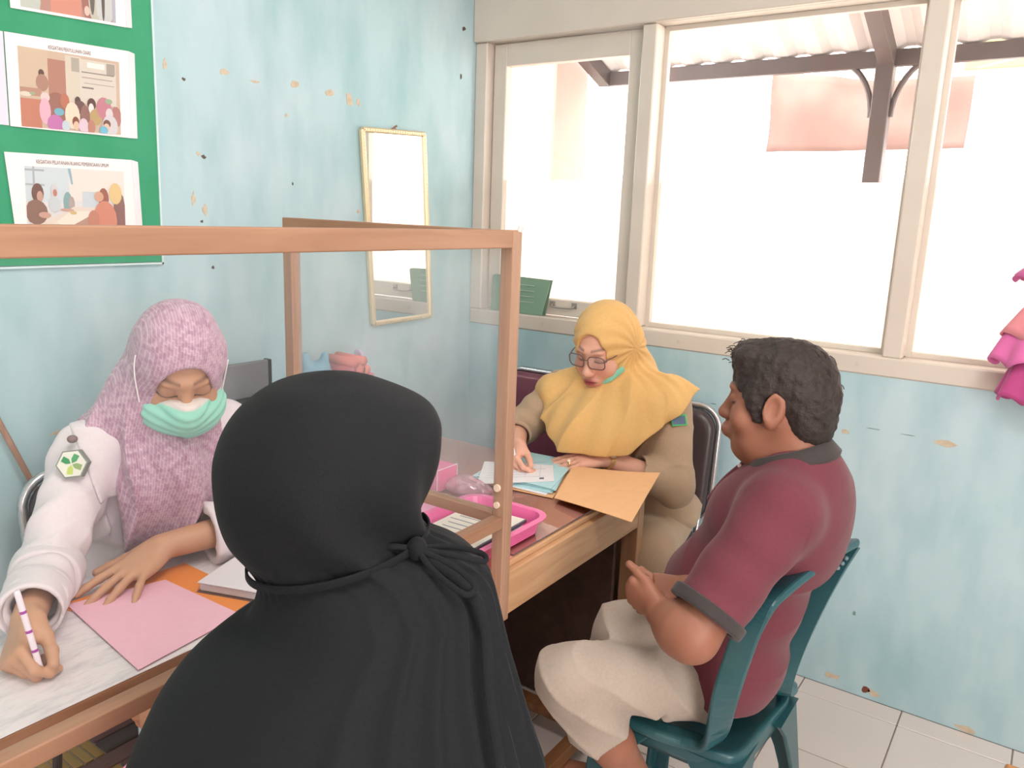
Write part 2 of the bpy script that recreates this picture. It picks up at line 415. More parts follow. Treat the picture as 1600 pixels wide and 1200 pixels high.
# =================================================================== the room
wall_mat = mat('teal_wall_paint', (176, 216, 220), 0.75)
def _wall_nodes(m):
    nt = m.node_tree; N = nt.nodes; L = nt.links; b = N['Principled BSDF']
    tc = N.new('ShaderNodeTexCoord')
    def noise(scale, det, lo, hi, c1, c2, map_=None):
        n = N.new('ShaderNodeTexNoise'); n.inputs['Scale'].default_value = scale; n.inputs['Detail'].default_value = det
        if map_:
            mp = N.new('ShaderNodeMapping'); mp.inputs['Scale'].default_value = map_; L.new(tc.outputs['Object'], mp.inputs['Vector']); L.new(mp.outputs['Vector'], n.inputs['Vector'])
        else: L.new(tc.outputs['Object'], n.inputs['Vector'])
        r = N.new('ShaderNodeValToRGB'); r.color_ramp.elements[0].position = lo; r.color_ramp.elements[1].position = hi
        r.color_ramp.elements[0].color = (*lin(c1), 1); r.color_ramp.elements[1].color = (*lin(c2), 1)
        L.new(n.outputs['Fac'], r.inputs['Fac']); return r.outputs['Color']
    a = noise(1.6, 5, 0.3, 0.72, (172, 204, 210), (194, 213, 221))
    s = noise(9, 6, 0.42, 0.75, (255, 255, 255), (226, 238, 238), (1, 1, 0.35))
    mx = N.new('ShaderNodeMix'); mx.data_type = 'RGBA'; mx.blend_type = 'MULTIPLY'; mx.inputs[0].default_value = 1.0
    L.new(a, mx.inputs[6]); L.new(s, mx.inputs[7]); L.new(mx.outputs[2], b.inputs['Base Color'])
    n2 = N.new('ShaderNodeTexNoise'); n2.inputs['Scale'].default_value = 14; n2.inputs['Detail'].default_value = 7
    L.new(tc.outputs['Object'], n2.inputs['Vector'])
    bp = N.new('ShaderNodeBump'); bp.inputs['Strength'].default_value = 0.25; bp.inputs['Distance'].default_value = 0.006
    L.new(n2.outputs['Fac'], bp.inputs['Height']); L.new(bp.outputs['Normal'], b.inputs['Normal'])
_wall_nodes(wall_mat)
white_wall = mat('cream_wall_paint', (238, 232, 226), 0.8)
grout_mat = mat('grout', (150, 135, 128), 0.9)
tile_mat = mat('white_floor_tile', (226, 212, 206), 0.28, noise=(2.2, 4, 0.3), c2=(234, 222, 217))
frame_mat = mat('white_window_paint', (208, 197, 186), 0.45, noise=(6, 5, 0.3), c2=(216, 206, 195), bump=(30, 0.12))
XR, YB, ZC = 4.3, -4.3, 2.9
floor = obj('floor', boxab((-.2, YB-.2, -.12), (XR+.2, .2, -.003)), grout_mat, kind='structure')
# floor tiles, one mesh object each
TP = .303
_tv, _tf = box((0, 0, 0), (TP-.004, TP-.004, .008), .0015, 1)
_tile_me = None
for i in range(-1, 11):
    for j in range(-11, 1):
        x0 = .268+i*TP; y1 = -.092+j*TP+TP
        if i == -1 or j == 0:
            a = (max(x0, 0)+.002, y1-TP+.002, -.008); b_ = (x0+TP-.002, min(y1, 0)-.002, 0)
            if b_[0]-a[0] < .02: continue
            obj('tile', boxab(a, b_, .0015, 1), tile_mat, floor)
        else:
            if _tile_me is None:
                t = obj('tile', (_tv, _tf), tile_mat, floor, local=True); _tile_me = t.data
            else:
                t = bpy.data.objects.new('tile', _tile_me); COL.objects.link(t); t.parent = floor
            t.location = V3(x0+TP/2, y1-TP/2, -.004)-ORG[floor]
wall_left = obj('wall_left', boxab((-.2, YB-.2, 0), (0, .2, ZC)), wall_mat, kind='structure')
wl = merge(boxab((0, 0, 0), (XR+.2, .2, 1.062)), boxab((0, .02, 2.5), (XR+.2, .2, ZC)), boxab((3.3, 0, 1.062), (XR+.2, .2, 2.5)))
wall_window = obj('wall_window', wl, wall_mat, kind='structure')
wall_right = obj('wall_right', boxab((XR, YB, 0), (XR+.2, 0, ZC)), white_wall, kind='structure')
wall_back = obj('wall_back', boxab((0, YB-.2, 0), (XR, YB, ZC)), white_wall, kind='structure')
ceiling = obj('ceiling', boxab((-.2, YB-.2, ZC), (XR+.2, .2, ZC+.1)), mat('ceiling_white', (240, 236, 230), .9), kind='structure')

# peeled paint, holes and rub marks on the walls (thin flakes of bare plaster)
plaster = mat('bare_plaster', (214, 200, 178), .9, noise=(60, 4), c2=(190, 172, 150))
darkmark = mat('dark_chip', (96, 84, 80), .9)
rust = mat('brick_hole', (120, 66, 52), .9)
def flake(wall, c, r, m, ax, n=9, stretch=(1, 1), seed=0):
    rg = np.random.default_rng(seed+int(abs(c[0]*91+c[1]*57+c[2]*133)*10)); P = []
    for i in range(n):
        a = 2*math.pi*i/n; q = r*(.55+.75*rg.random()); u, w = math.cos(a)*q*stretch[0], math.sin(a)*q*stretch[1]
        P.append((c[0]+u, c[1], c[2]+w) if ax == 'y' else (c[0], c[1]+u, c[2]+w))
    v, f = prism(P, (0, -1, 0) if ax == 'y' else (1, 0, 0), .0012)
    obj('paint_flake', (v, f), m, wall)
for px, py, r, m, st in ((257, 100, .010, plaster, (.8, 1.6)), (350, 112, .013, plaster, (1.4, .7)), (460, 132, .016, plaster, (1.3, .8)), (515, 145, .014, plaster, (1.4, .7)),
                         (545, 157, .017, plaster, (1, 1.1)), (560, 160, .012, plaster, (.8, 1)), (400, 128, .010, plaster, (1.8, .5)), (318, 245, .007, darkmark, (1, .8)), (309, 240, .006, plaster, (1, 1)),
                         (287, 124, .005, darkmark, (1, .9)), (302, 310, .010, plaster, (.6, 1.8)), (320, 328, .010, plaster, (.7, 1.5)), (457, 287, .005, darkmark, (.6, 1.2)), (315, 346, .006, darkmark, (1, .7)),
                         (333, 418, .005, darkmark, (1, 1)), (447, 180, .006, plaster, (1, 1)), (88, 676, .010, plaster, (1.6, .6)), (725, 45, .010, darkmark, (1, 1)), (720, 120, .008, darkmark, (.6, 1.3)), (560, 330, .006, plaster, (1, 1))):
    flake(wall_left, Px(px, py, 0.0), r, m, 'x', stretch=st)
for px, py, r, m, st in ((1322, 674, .012, plaster, (1, .8)), (1478, 693, .020, plaster, (1.5, .5)), (1352, 1078, .012, rust, (1, 1)), (1365, 1084, .016, plaster, (1, .8)), (1300, 1056, .018, plaster, (1.6, .6)),
                         (1508, 1139, .018, plaster, (1.6, .6)), (1335, 958, .008, darkmark, (.6, 1.2)), (1240, 649, .004, darkmark, (2.5, .4)), (1115, 631, .005, darkmark, (2.6, .4)), (1365, 670, .004, darkmark, (5, .3)), (1420, 680, .004, darkmark, (5, .3))):
    flake(wall_window, Py(px, py, 0.0), r, m if m is not darkmark else mat('grey_scuff', (120, 146, 148), .9), 'y', stretch=st)

# ------------------------------------------------------------------- window bank (frames, sash, panes)
FD = .125   # frame depth
glass = clear_mat('window_glass', (250, 250, 250), .015, .05)
def frost_mat():
    m = bpy.data.materials.new('frosted_film'); m.use_nodes = True; nt = m.node_tree; N = nt.nodes; L = nt.links; N.remove(N['Principled BSDF'])
    t = N.new('ShaderNodeBsdfTranslucent'); t.inputs['Color'].default_value = (.93, .91, .88, 1)
    d = N.new('ShaderNodeBsdfDiffuse'); d.inputs['Color'].default_value = (.9, .88, .85, 1)
    s = N.new('ShaderNodeMixShader'); s.inputs['Fac'].default_value = .25
    tr = N.new('ShaderNodeBsdfTransparent'); s2 = N.new('ShaderNodeMixShader'); s2.inputs['Fac'].default_value = .12
    L.new(t.outputs[0], s.inputs[1]); L.new(d.outputs[0], s.inputs[2]); L.new(s.outputs[0], s2.inputs[1]); L.new(tr.outputs[0], s2.inputs[2])
    L.new(s2.outputs[0], N['Material Output'].inputs['Surface']); return m
frost = frost_mat()
trim_head = obj('trim_1', merge(boxab((0.0, -.022, 2.15), (3.3, .0, 2.5), .004, 1), boxab((0.0, 0, 2.15), (3.3, FD, 2.5), .002, 1)), frame_mat, kind='structure', label='wide white board above the windows')
sill = obj('trim_2', merge(boxab((0.0, -.006, 1.062), (3.3, FD+.07, 1.122), .005, 1)), frame_mat, kind='structure', label='white window sill rail')
for x in (.36, .93, 1.52):
    obj('nail_plug', sweep([(x, -.0065, 1.092), (x, -.009, 1.092)], circ(.006, 10)), mat('filler', (205, 196, 184), .8), sill)
obj('trim_3', boxab((.0, -.004, 1.122), (.056, FD, 2.15), .004, 1), frame_mat, kind='structure', label='left window jamb in the corner')
for k, (xa, xb) in enumerate(((.712, .765), (1.585, 1.640), (2.45, 2.505), (3.245, 3.3))):
    obj('trim_%d' % (4+k), boxab((xa, -.004, 1.122), (xb, FD, 2.15), .004, 1), frame_mat, kind='structure')
win = []
def window(n, xa, xb, sash):
    w = empty('window_%d' % n, ((xa+xb)/2, FD-.02, 1.122)); w['kind'] = 'structure'; win.append(w)
    if sash:
        a, b_, z0, z1 = xa+.006, xb-.004, 1.128, 2.146; y0, y1 = .035, .075; t = .060
        obj('sash_stile', boxab((a, y0, z0), (a+t, y1, z1), .003, 1), frame_mat, w)
        obj('sash_stile', boxab((b_-t, y0, z0), (b_, y1, z1), .003, 1), frame_mat, w)
        obj('sash_rail', boxab((a+t, y0, z1-.082), (b_-t, y1, z1), .003, 1), frame_mat, w)
        obj('sash_rail', boxab((a+t, y0, z0), (b_-t, y1, z0+.062), .003, 1), frame_mat, w)
        obj('stay_handle', merge(tube(smoothpath([(.38, y0-.004, 1.17), (.385, y0-.016, 1.163), (.43, y0-.018, 1.160), (.475, y0-.016, 1.163), (.48, y0-.004, 1.17)], 5), .0035, 8),
            boxab((.37, y0-.004, 1.160), (.392, y0, 1.182)), boxab((.468, y0-.004, 1.160), (.490, y0, 1.182))), mat('grey_metal', (170, 165, 158), .4, metal=.7), w)
        ga, gb, gz0, gz1, gy = a+t-.005, b_-t+.005, z0+.055, z1-.078, .055
    else:
        bd = .016
        obj('glazing_bead', merge(boxab((xa, .062, 1.122), (xa+bd, .085, 2.15)), boxab((xb-bd, .062, 1.122), (xb, .085, 2.15)), boxab((xa+bd+.0004, .062, 1.1225), (xb-bd-.0004, .085, 1.122+bd)), boxab((xa+bd+.0004, .062, 2.15-bd), (xb-bd-.0004, .085, 2.1495))), frame_mat, w)
        ga, gb, gz0, gz1, gy = xa+.002, xb-.002, 1.124, 2.148, .088
    obj('glass_pane', boxab((ga, gy, gz0), (gb, gy+.004, gz1)), glass, w)
    obj('frosted_film', boxab((ga+.002, gy+.0045, gz0+.002), (gb-.002, gy+.0055, 1.640)), frost, w)
window(1, .056, .712, True); window(2, .765, 1.585, False); window(3, 1.640, 2.45, False); window(4, 2.505, 3.245, False)

# ------------------------------------------------------------------- outside: canopy, post, banner, neighbouring wall
steel = mat('brown_steel', (74, 54, 50), .5)
cano = empty('canopy_roof', (1.2, 1.0, 0), 'outdoor canopy of corrugated sheet on brown steel beams, seen through the windows', 'canopy')
def ztop(y): return 2.86-(y-.25)*.36
cor = []; nx = 120
for y in (.25, 1.72):
    for i in range(nx+1):
        x = -.36+i*.035*1.2
        cor.append((x, y, ztop(y)+(.0 if i % 4 in (0, 1) else .018)))
f = [(i, i+1, nx+1+i+1, nx+1+i) for i in range(nx)]
obj('corrugated_sheet', (cor, f), mat('pale_sheet_metal', (196, 180, 174), .5), cano)
for y, t in ((.75, .045), (1.18, .03), (1.70, .075)):
    obj('purlin', beam((-.36, y, ztop(y)-t/2-.004), (4.6, y, ztop(y)-t/2-.004), .04, t), steel, cano)
for x in (-.36, 1.16, 2.7):
    obj('rafter', beam((x, .25, ztop(.25)-.045), (x, 1.70, ztop(1.70)-.045), .07, .08), steel, cano)
obj('post', boxab((1.115, 1.66, -.4), (1.195, 1.74, ztop(1.7)-.05), .004, 1), steel, cano)
for s in (-1, 1):
    P = [(1.155+s*(.045+.20*(1-math.cos(a))), 1.70, 2.03+.27*math.sin(a)) for a in np.linspace(0, math.pi/2, 12)]
    P.append((1.155+s*.40, 1.70, 2.30))
    obj('curved_brace', tube(P, .014, 8), steel, cano)
# bunting / banner behind the post
ban = []; nu, nv = 24, 10
for j in range(nv+1):
    for i in range(nu+1):
        u, v = i/nu, j/nv; top = 2.40-.11*math.sin(u*math.pi*.62); zz = top*(1-v)+1.93*v
        ban.append((.42+u*1.05, 2.3+.03*math.sin(u*14+3*v)*(1-.5*v)+.02*math.sin(u*5-6*v), zz))
bf = [(j*(nu+1)+i, j*(nu+1)+i+1, (j+1)*(nu+1)+i+1, (j+1)*(nu+1)+i) for j in range(nv) for i in range(nu)]
banner = obj('banner', (ban, bf), mat('faded_banner', (150, 116, 106), .8, noise=(5, 3), c2=(132, 98, 90)), smooth=True, label='faded pinkish brown cloth banner sagging outside behind the canopy post', cat='banner')
mo = banner.modifiers.new('thickness', 'SOLIDIFY'); mo.thickness = .004
obj('banner_rope', tube([(.42, 2.3, 2.40), (-.9, 2.3, 2.47)], .004, 6), mat('rope', (190, 180, 170), .9), banner)
obj('banner_rope', tube([(1.47, 2.3, 2.33), (2.6, 2.3, 2.56)], .004, 6), mat('rope', (190, 180, 170), .9), banner)
nb = obj('neighbour_pillar', merge(boxab((-1.4, 1.3, -.4), (-.453, 1.66, 3.4), .01, 1), boxab((-1.4, 1.27, 1.62), (-.435, 1.3, 1.70), .004, 1)), mat('pink_render', (186, 150, 138), .8), label='pale pink pillar wall outside the left window pane', cat='pillar')
yl = obj('yellow_board', merge(boxab((1.36, 2.75, 2.40), (2.6, 2.79, 2.80), .004, 1), boxab((2.2, 2.795, -.4), (2.25, 2.81, 2.8)), boxab((2.5, 2.795, -.4), (2.55, 2.81, 2.8))), mat('yellow_sign', (196, 178, 104), .6), label='blank yellow board on two poles outside beyond the right window', cat='board')
low = obj('yard_wall', merge(boxab((-2.5, 3.2, -.4), (5.5, 3.35, 1.80), .01, 1), boxab((-2.5, 3.17, 1.80), (5.5, 3.38, 1.85), .01, 1)), mat('yard_wall_white', (240, 232, 222), .8), label='low white yard wall outside with a coping, beyond the windows', cat='wall')
yard = obj('ground', boxab((-6, .2, -.6), (9, 9, -.4)), mat('pale_concrete', (214, 206, 198), .9), kind='structure')
# green folder standing on the sill inside the sash
gf = obj('green_folder', merge(prism([(.10, .030, 1.123), (.352, .030, 1.123), (.380, .030, 1.262), (.10, .030, 1.268)], (0, -1, 0), .004), prism([(.10, .010, 1.123), (.350, .010, 1.123), (.378, .018, 1.258), (.10, .018, 1.264)], (0, -1, 0), .003),
        prism([(.10, .010, 1.123), (.10, .030, 1.123), (.352, .030, 1.123), (.352, .010, 1.123)], (0, 0, 1), .002)), mat('dull_green_card', (128, 160, 138), .6), label='dull green card folder standing on the window sill in the corner', cat='folder')
obj('label_line', merge(*[boxab((.15+.02*(i % 2), .0055, 1.235-.022*i), (.31, .0065, 1.238-.022*i)) for i in range(4)]), mat('pale_green_ink', (170, 190, 172), .7), gf)

# ------------------------------------------------------------------- left wall: green board with printed photographs
def on_wall(px, py, off): p = Px(px, py, off); return p
green = mat('green_felt', (48, 146, 104), .8, noise=(7, 6, .3), c2=(66, 160, 120), bump=(60, .2))
bb = [on_wall(250, 408, .006), on_wall(228, -150, .006)]
yb = -1.362
board = obj('display_board', merge(prism([(.001, -2.75, 1.345), (.001, yb-.004, 1.347), (.001, yb+.008, 2.28), (.001, -2.75, 2.28)], (1, 0, 0), .006)), green, label='green display board on the left wall holding printed photographs', cat='board')
obj('edge_strip', prism([(.001, yb-.004, 1.340), (.001, yb+.001, 1.340), (.001, yb+.014, 2.285), (.001, yb+.009, 2.285)], (1, 0, 0), .008), mat('pale_edge', (205, 226, 228), .6), board)
obj('edge_strip', prism([(.001, -2.75, 1.338), (.001, yb+.001, 1.340), (.001, yb+.001, 1.345), (.001, -2.75, 1.343)], (1, 0, 0), .008), mat('pale_edge', (205, 226, 228), .6), board)
paper = mat('glossy_paper', (246, 234, 234), .4)
sleeve = mat('plastic_sleeve', (226, 220, 226), .25)
def picture(corn, shapes, off):
    """flat print: coloured shapes in (u,v), v downwards, on a quad TL,TR,BR,BL"""
    c = [np.asarray(p, float) for p in corn]
    def W(u, v, l): return c[0]*(1-u)*(1-v)+c[1]*u*(1-v)+c[2]*u*v+c[3]*(1-u)*v+V3(off+l*.00006, 0, 0)
    V = []; F = []; K = []
    for l, s in enumerate(shapes):
        if s[0] == 'r': q = [(s[1], s[2]), (s[3], s[2]), (s[3], s[4]), (s[1], s[4])]; cl = s[5]
        elif s[0] == 'p': q = s[1]; cl = s[2]
        else:
            _, u, v, a, b_, cl = s; q = [(min(1, max(0, u+a*math.cos(t))), min(1, max(0, v+b_*math.sin(t)))) for t in np.linspace(0, 2*math.pi, 15)[:-1]]
        n = len(V); V += [W(u, v, l) for u, v in q]; F.append(tuple(range(n, n+len(q)))[::-1]); K += [tuple(.80*k for k in lin(cl))]*len(q)
    return np.array(V), F, np.array(K)
print_mat = mat('photo_print', (200, 200, 200), .35, attr='Col')
txt_mat = mat('print_ink', (74, 62, 66), .6)
def poster(corn, pic, shapes, caption, label, cap_uv, cap_w):
    c = [on_wall(*p, .010) for p in corn]
    p = obj('poster', prism(c[::-1], (1, 0, 0), .0012), paper, label=label, cat='poster', group=None)
    q = [on_wall(*s, .0115) for s in pic]
    v, f, k = picture(q, shapes, 0); obj('printed_photo', (v, f), print_mat, p, colors=k)
    if caption:
        e = nrm(c[1]-c[0]); up = nrm(c[0]-c[3]); o = on_wall(*cap_uv, .0114)
        obj('caption', text_mesh(caption, .0125, o+V3(.0008, 0, 0), e, up, width=cap_w), txt_mat, p)
    # clear sleeve strips at the sides
    e = (c[1]-c[0])
    obj('sleeve_edge', prism([c[1]+V3(.0013, 0, 0), c[1]+V3(.0013, 0, 0)+e*.055+V3(0, 0, -.004), c[2]+V3(.0013, 0, 0)+e*.055, c[2]+V3(.0013, 0, 0)], (1, 0, 0), .0006), sleeve, p)
    return p
shA = [('r', 0, 0, 1, 1, (216, 190, 170)), ('r', 0, 0, .28, .62, (220, 196, 172)), ('r', .27, .1, .44, .66, (190, 138, 122)), ('r', .44, .02, .60, .62, (226, 214, 198)), ('r', .50, .04, .59, .22, (186, 178, 164)), ('r', .58, .04, .96, .62, (228, 218, 206)),
       ('r', .66, .07, .84, .14, (250, 246, 240)), ('r', .60, .20, .94, .215, (150, 140, 132)), ('r', .60, .27, .92, .285, (190, 170, 160)), ('r', .62, .345, .94, .355, (180, 170, 160)), ('r', .60, .40, .72, .42, (140, 130, 126)), ('r', .86, .05, .95, .2, (176, 166, 156)),
       ('e', .205, .30, .028, .05, (110, 84, 78)), ('e', .21, .42, .06, .11, (184, 142, 126)), ('r', 0, .50, .20, .60, (196, 152, 134)), ('e', .05, .585, .055, .03, (236, 226, 210)), ('e', .115, .57, .03, .02, (172, 182, 150)), ('r', 0, .64, .19, 1, (206, 136, 114)),
       ('e', .34, .72, .12, .2, (168, 116, 104)), ('e', .23, .60, .045, .06, (238, 214, 214)), ('e', .225, .78, .055, .17, (236, 188, 206)), ('e', .42, .62, .045, .1, (196, 124, 100)), ('e', .36, .77, .05, .05, (128, 186, 208)), ('e', .32, .93, .08, .12, (206, 126, 186)),
       ('e', .55, .60, .03, .06, (96, 74, 72)), ('e', .57, .68, .06, .09, (120, 88, 84)), ('e', .49, .80, .075, .18, (244, 226, 204)), ('e', .62, .80, .05, .16, (156, 112, 106)), ('e', .69, .62, .045, .08, (104, 70, 68)), ('e', .685, .68, .028, .07, (240, 234, 232)), ('e', .73, .79, .065, .11, (196, 166, 116)),
       ('e', .82, .66, .08, .15, (206, 134, 150)), ('e', .87, .56, .04, .035, (160, 184, 150)), ('e', .95, .76, .06, .14, (186, 128, 122)), ('e', .875, .73, .04, .08, (230, 220, 222)), ('e', .88, .90, .085, .16, (222, 216, 222)), ('e', .52, .88, .035, .07, (140, 82, 66)), ('e', .525, .93, .03, .06, (238, 204, 180)),
       ('e', .42, .95, .04, .08, (208, 222, 232)), ('e', .60, .93, .05, .11, (232, 208, 224)), ('e', .845, .87, .04, .06, (128, 82, 68)), ('e', .84, .92, .034, .06, (236, 200, 178)), ('e', .81, .96, .045, .06, (120, 194, 222)), ('e', .68, .93, .04, .1, (196, 136, 122))]
shB = [('r', 0, 0, 1, 1, (236, 232, 234)), ('r', 0, 0, .42, .55, (218, 230, 236)), ('r', .42, 0, 1, .5, (246, 236, 230)), ('r', .55, .35, .75, .6, (214, 224, 232)), ('r', 0, .04, .18, .07, (180, 186, 190)), ('r', 0, .27, .18, .30, (186, 190, 196)), ('r', .07, 0, .09, .28, (186, 192, 196)), ('p', [(.41, 0), (.44, 0), (.46, .25), (.44, .25)], (160, 190, 204)),
       ('e', .40, .55, .045, .18, (150, 182, 184)), ('e', .44, .56, .03, .12, (196, 176, 172)), ('p', [(.08, .88), (.34, .72), (.46, .60), (.70, .60), (.68, .74), (.36, 1), (.06, 1)], (240, 226, 214)), ('p', [(.28, .86), (.42, .68), (.64, .66), (.56, .82), (.36, .96)], (250, 240, 228)), ('p', [(.42, .92), (.66, .70), (.72, .74), (.60, 1), (.40, 1)], (196, 156, 140)), ('p', [(0, .95), (.45, .96), (.4, 1), (0, 1)], (176, 132, 116)),
       ('e', .11, .42, .058, .16, (128, 92, 86)), ('e', .13, .47, .03, .09, (214, 172, 156)), ('e', .09, .72, .11, .20, (152, 118, 106)), ('e', .17, .76, .06, .05, (214, 170, 152)), ('e', .27, .37, .035, .11, (222, 218, 222)), ('e', .275, .40, .02, .06, (206, 138, 124)), ('e', .27, .58, .06, .13, (216, 222, 228)), ('e', .39, .66, .07, .025, (214, 172, 156)), ('e', .45, .70, .035, .03, (226, 200, 140)),
       ('e', .94, .70, .07, .38, (150, 110, 106)), ('e', .90, .36, .07, .17, (240, 208, 150)), ('e', .77, .45, .055, .17, (168, 106, 90)), ('e', .72, .42, .05, .08, (226, 176, 150)), ('e', .78, .80, .13, .32, (222, 146, 124)), ('e', .66, .78, .06, .14, (206, 140, 120)), ('r', .64, .90, .665, 1, (250, 244, 240))]
shC = [('r', 0, 0, 1, 1, (196, 150, 138)), ('e', .08, .9, .12, .3, (206, 212, 204)), ('r', .3, 0, .62, 1, (226, 156, 138)), ('e', .72, .65, .1, .5, (172, 120, 110)), ('e', .68, .90, .03, .07, (236, 206, 196)), ('e', .78, .75, .08, .4, (208, 204, 190)), ('e', .74, .6, .03, .35, (120, 112, 104)), ('e', .88, .8, .1, .3, (214, 216, 216)), ('e', .86, .55, .02, .5, (110, 100, 98)), ('r', .96, 0, 1, 1, (190, 190, 206))]
poster([(6, 49), (200, 80), (205, 216), (16, 197)], [(27, 71), (186, 97), (189, 211), (34, 197)], shA, 'KEGIATAN PENYULUHAN DIARE', 'middle printed photo sheet of a crowded counselling session, on green board', (109, 79), .098)
poster([(6, 237), (205, 250), (214, 372), (24, 360)], [(38, 259), (193, 268), (196, 366), (43, 358)], shB, 'KEGIATAN PELAYANAN RUANG PEMERIKSAAN UMUM', 'lower printed photo sheet of people at desks, partly behind the wooden rail', (115, 256), .170)
poster([(4, -130), (190, -92), (197, 43), (16, 12)], [(26, -108), (178, -74), (181, 36), (32, 10)], shC, None, 'topmost printed photo sheet on the green board, cut off by the picture edge', (0, 0), 0)
obj('poster', prism([Px(4, 49, .0085)+V3(0, -.24, .004), Px(14, 196, .0085)+V3(0, -.24, .004), Px(14, 196, .0085), Px(4, 49, .0085)], (1, 0, 0), .001), mat('lilac_paper', (226, 214, 230), .4), label='leftmost blank sheet edge on the green board beside the middle photo sheet', cat='poster')
# ------------------------------------------------------------------- mirror
mc = [Px(566, 202, .012), Px(662, 210, .012), Px(672, 493, .012), Px(584, 506, .012)]
gold = mat('gilt_frame', (222, 204, 168), .35, metal=.35)
mir = empty('wall_mirror', V3(.012, mc[2][1]*.5+mc[3][1]*.5, mc[3][2]), 'tall narrow mirror in a thin gilt frame hung on the left wall', 'mirror')
mcen = sum(mc)/4
sec = [(-.009, -.008), (.009, -.008), (.009, .004), (.004, .009), (-.004, .009), (-.009, .004)]
inn = [p+nrm(mcen-p)*.010 for p in mc]
for a, b_ in ((0, 1), (1, 2), (2, 3), (3, 0)):
    obj('frame_bar', sweep([mc[a], mc[b_]], sec, up=(1, 0, 0)), gold, mir)
    L = np.linalg.norm(mc[b_]-mc[a]); nn = int(L/.012)
    obj('beading', merge(*[box(mc[a]+(mc[b_]-mc[a])*((i+.5)/nn)+V3(.0095, 0, 0), (.003, .0055, .0055)) for i in range(nn)]), gold, mir, kind='stuff')
mm = mat('silver_mirror', (246, 248, 246), .015, metal=1.0)
obj('mirror_glass', prism([p+V3(-.004, 0, 0) for p in mc[::-1]], (1, 0, 0), .004), mm, mir)
hk = Px(614, 202, .004)
obj('hook', merge(tube([hk+V3(0, 0, -.004), hk+V3(.006, 0, .006), hk+V3(.016, .004, .012)], .0035, 6), box(hk+V3(.004, 0, -.002), (.01, .02, .012), .003)), mat('brown_hook', (150, 110, 96), .6), mir)
# =================================================================== furniture and the things on it
tan = wood('tan_wood', (206, 164, 124), (188, 142, 102), 'Y', 14)
tanx = wood('tan_wood_x', (206, 164, 124), (188, 142, 102), 'X', 14)
tanz = wood('tan_wood_z', (196, 154, 120), (174, 130, 96), 'Z', 14)
darkw = wood('dark_brown_board', (98, 72, 62), (80, 58, 50), 'Y', 8)
brownw = wood('brown_wood', (150, 102, 64), (118, 76, 46), 'Y', 12)
# ---- far desk with glass top
desk = empty('wooden_desk', (.7, -1.0, 0), 'light brown wooden desk with a red cover under glass, blue papers on it', 'desk')
DX, D0, D1 = 1.105, -1.415, -.575
obj('apron', boxab((DX-.022, D0+.0365, .637), (DX, D1-.0365, .737), .002), tan, desk, label='front apron board')
obj('apron', boxab((.3505, D1-.03, .637), (DX-.0505, D1-.008, .737), .002), tanx, desk)
obj('apron', boxab((.3505, D0+.004, .637), (DX-.0505, D0+.026, .737), .002), tanx, desk)
for x in (DX-.05, .30):
    for y in (D1-.036, D0):
        obj('leg', boxab((x, y, 0.0), (x+.05, y+.036, .737), .002), tanz if y > -1 else tanz, desk)
obj('modesty_panel', boxab((.335, D0+.03, .002), (.353, D1-.02, .70), .002), darkw, desk, label='dark brown panel at the far side')
obj('side_panel', boxab((.36, D0+.05, .05), (DX-.06, D0+.066, .637), .002), darkw, desk)
obj('end_panel', boxab((.36, D1-.065, .004), (Py(959, 870, D1-.065)[0], D1-.048, .637), .002), darkw, desk, label='dark brown panel at the far end')
obj('foot_rail', beam((DX-.03, D0+.03, .075), (DX-.03, D1-.04, .075), .035, .04), brownw, desk)
obj('foot_rail', beam((.36, -.78, .07), (DX-.05, -.78, .07), .05, .025), brownw, desk)
obj('desktop', boxab((.29, D0-.004, .737), (DX-.014, D1+.006, .752), .003), tan, desk)
redc = mat('red_desk_cover', (228, 158, 146), .5, noise=(3, 3), c2=(232, 168, 154))
obj('red_cover', boxab((.30, D0+.006, .7522), (DX-.022, D1+.002, .7532), 0), redc, desk)
gm = bpy.data.materials.new('desk_glass'); gm.use_nodes = True
_nt = gm.node_tree; _N = _nt.nodes; _N.remove(_N['Principled BSDF'])
_t = _N.new('ShaderNodeBsdfTransparent'); _g = _N.new('ShaderNodeBsdfGlossy'); _g.inputs['Roughness'].default_value = .03
_t.inputs['Color'].default_value = (.93, .96, .94, 1)
_fr = _N.new('ShaderNodeFresnel'); _fr.inputs['IOR'].default_value = 1.5; _mx = _N.new('ShaderNodeMixShader')
_nt.links.new(_fr.outputs[0], _mx.inputs[0]); _nt.links.new(_t.outputs[0], _mx.inputs[1]); _nt.links.new(_g.outputs[0], _mx.inputs[2]); _nt.links.new(_mx.outputs[0], _N['Material Output'].inputs[0])
obj('glass_top', (np.array([(.31, -1.215, .7572), (1.083, -1.215, .7572), (1.083, D1, .7572), (.31, D1, .7572)]), [(0, 1, 2, 3)]), gm, desk)
obj('glass_edge', merge(boxab((1.0832, -1.215, .7535), (1.0845, D1, .7575)), boxab((.31, -1.2165, .7535), (1.0845, -1.2152, .7575))), mat('dark_glass_edge', (108, 86, 84), .2), desk)
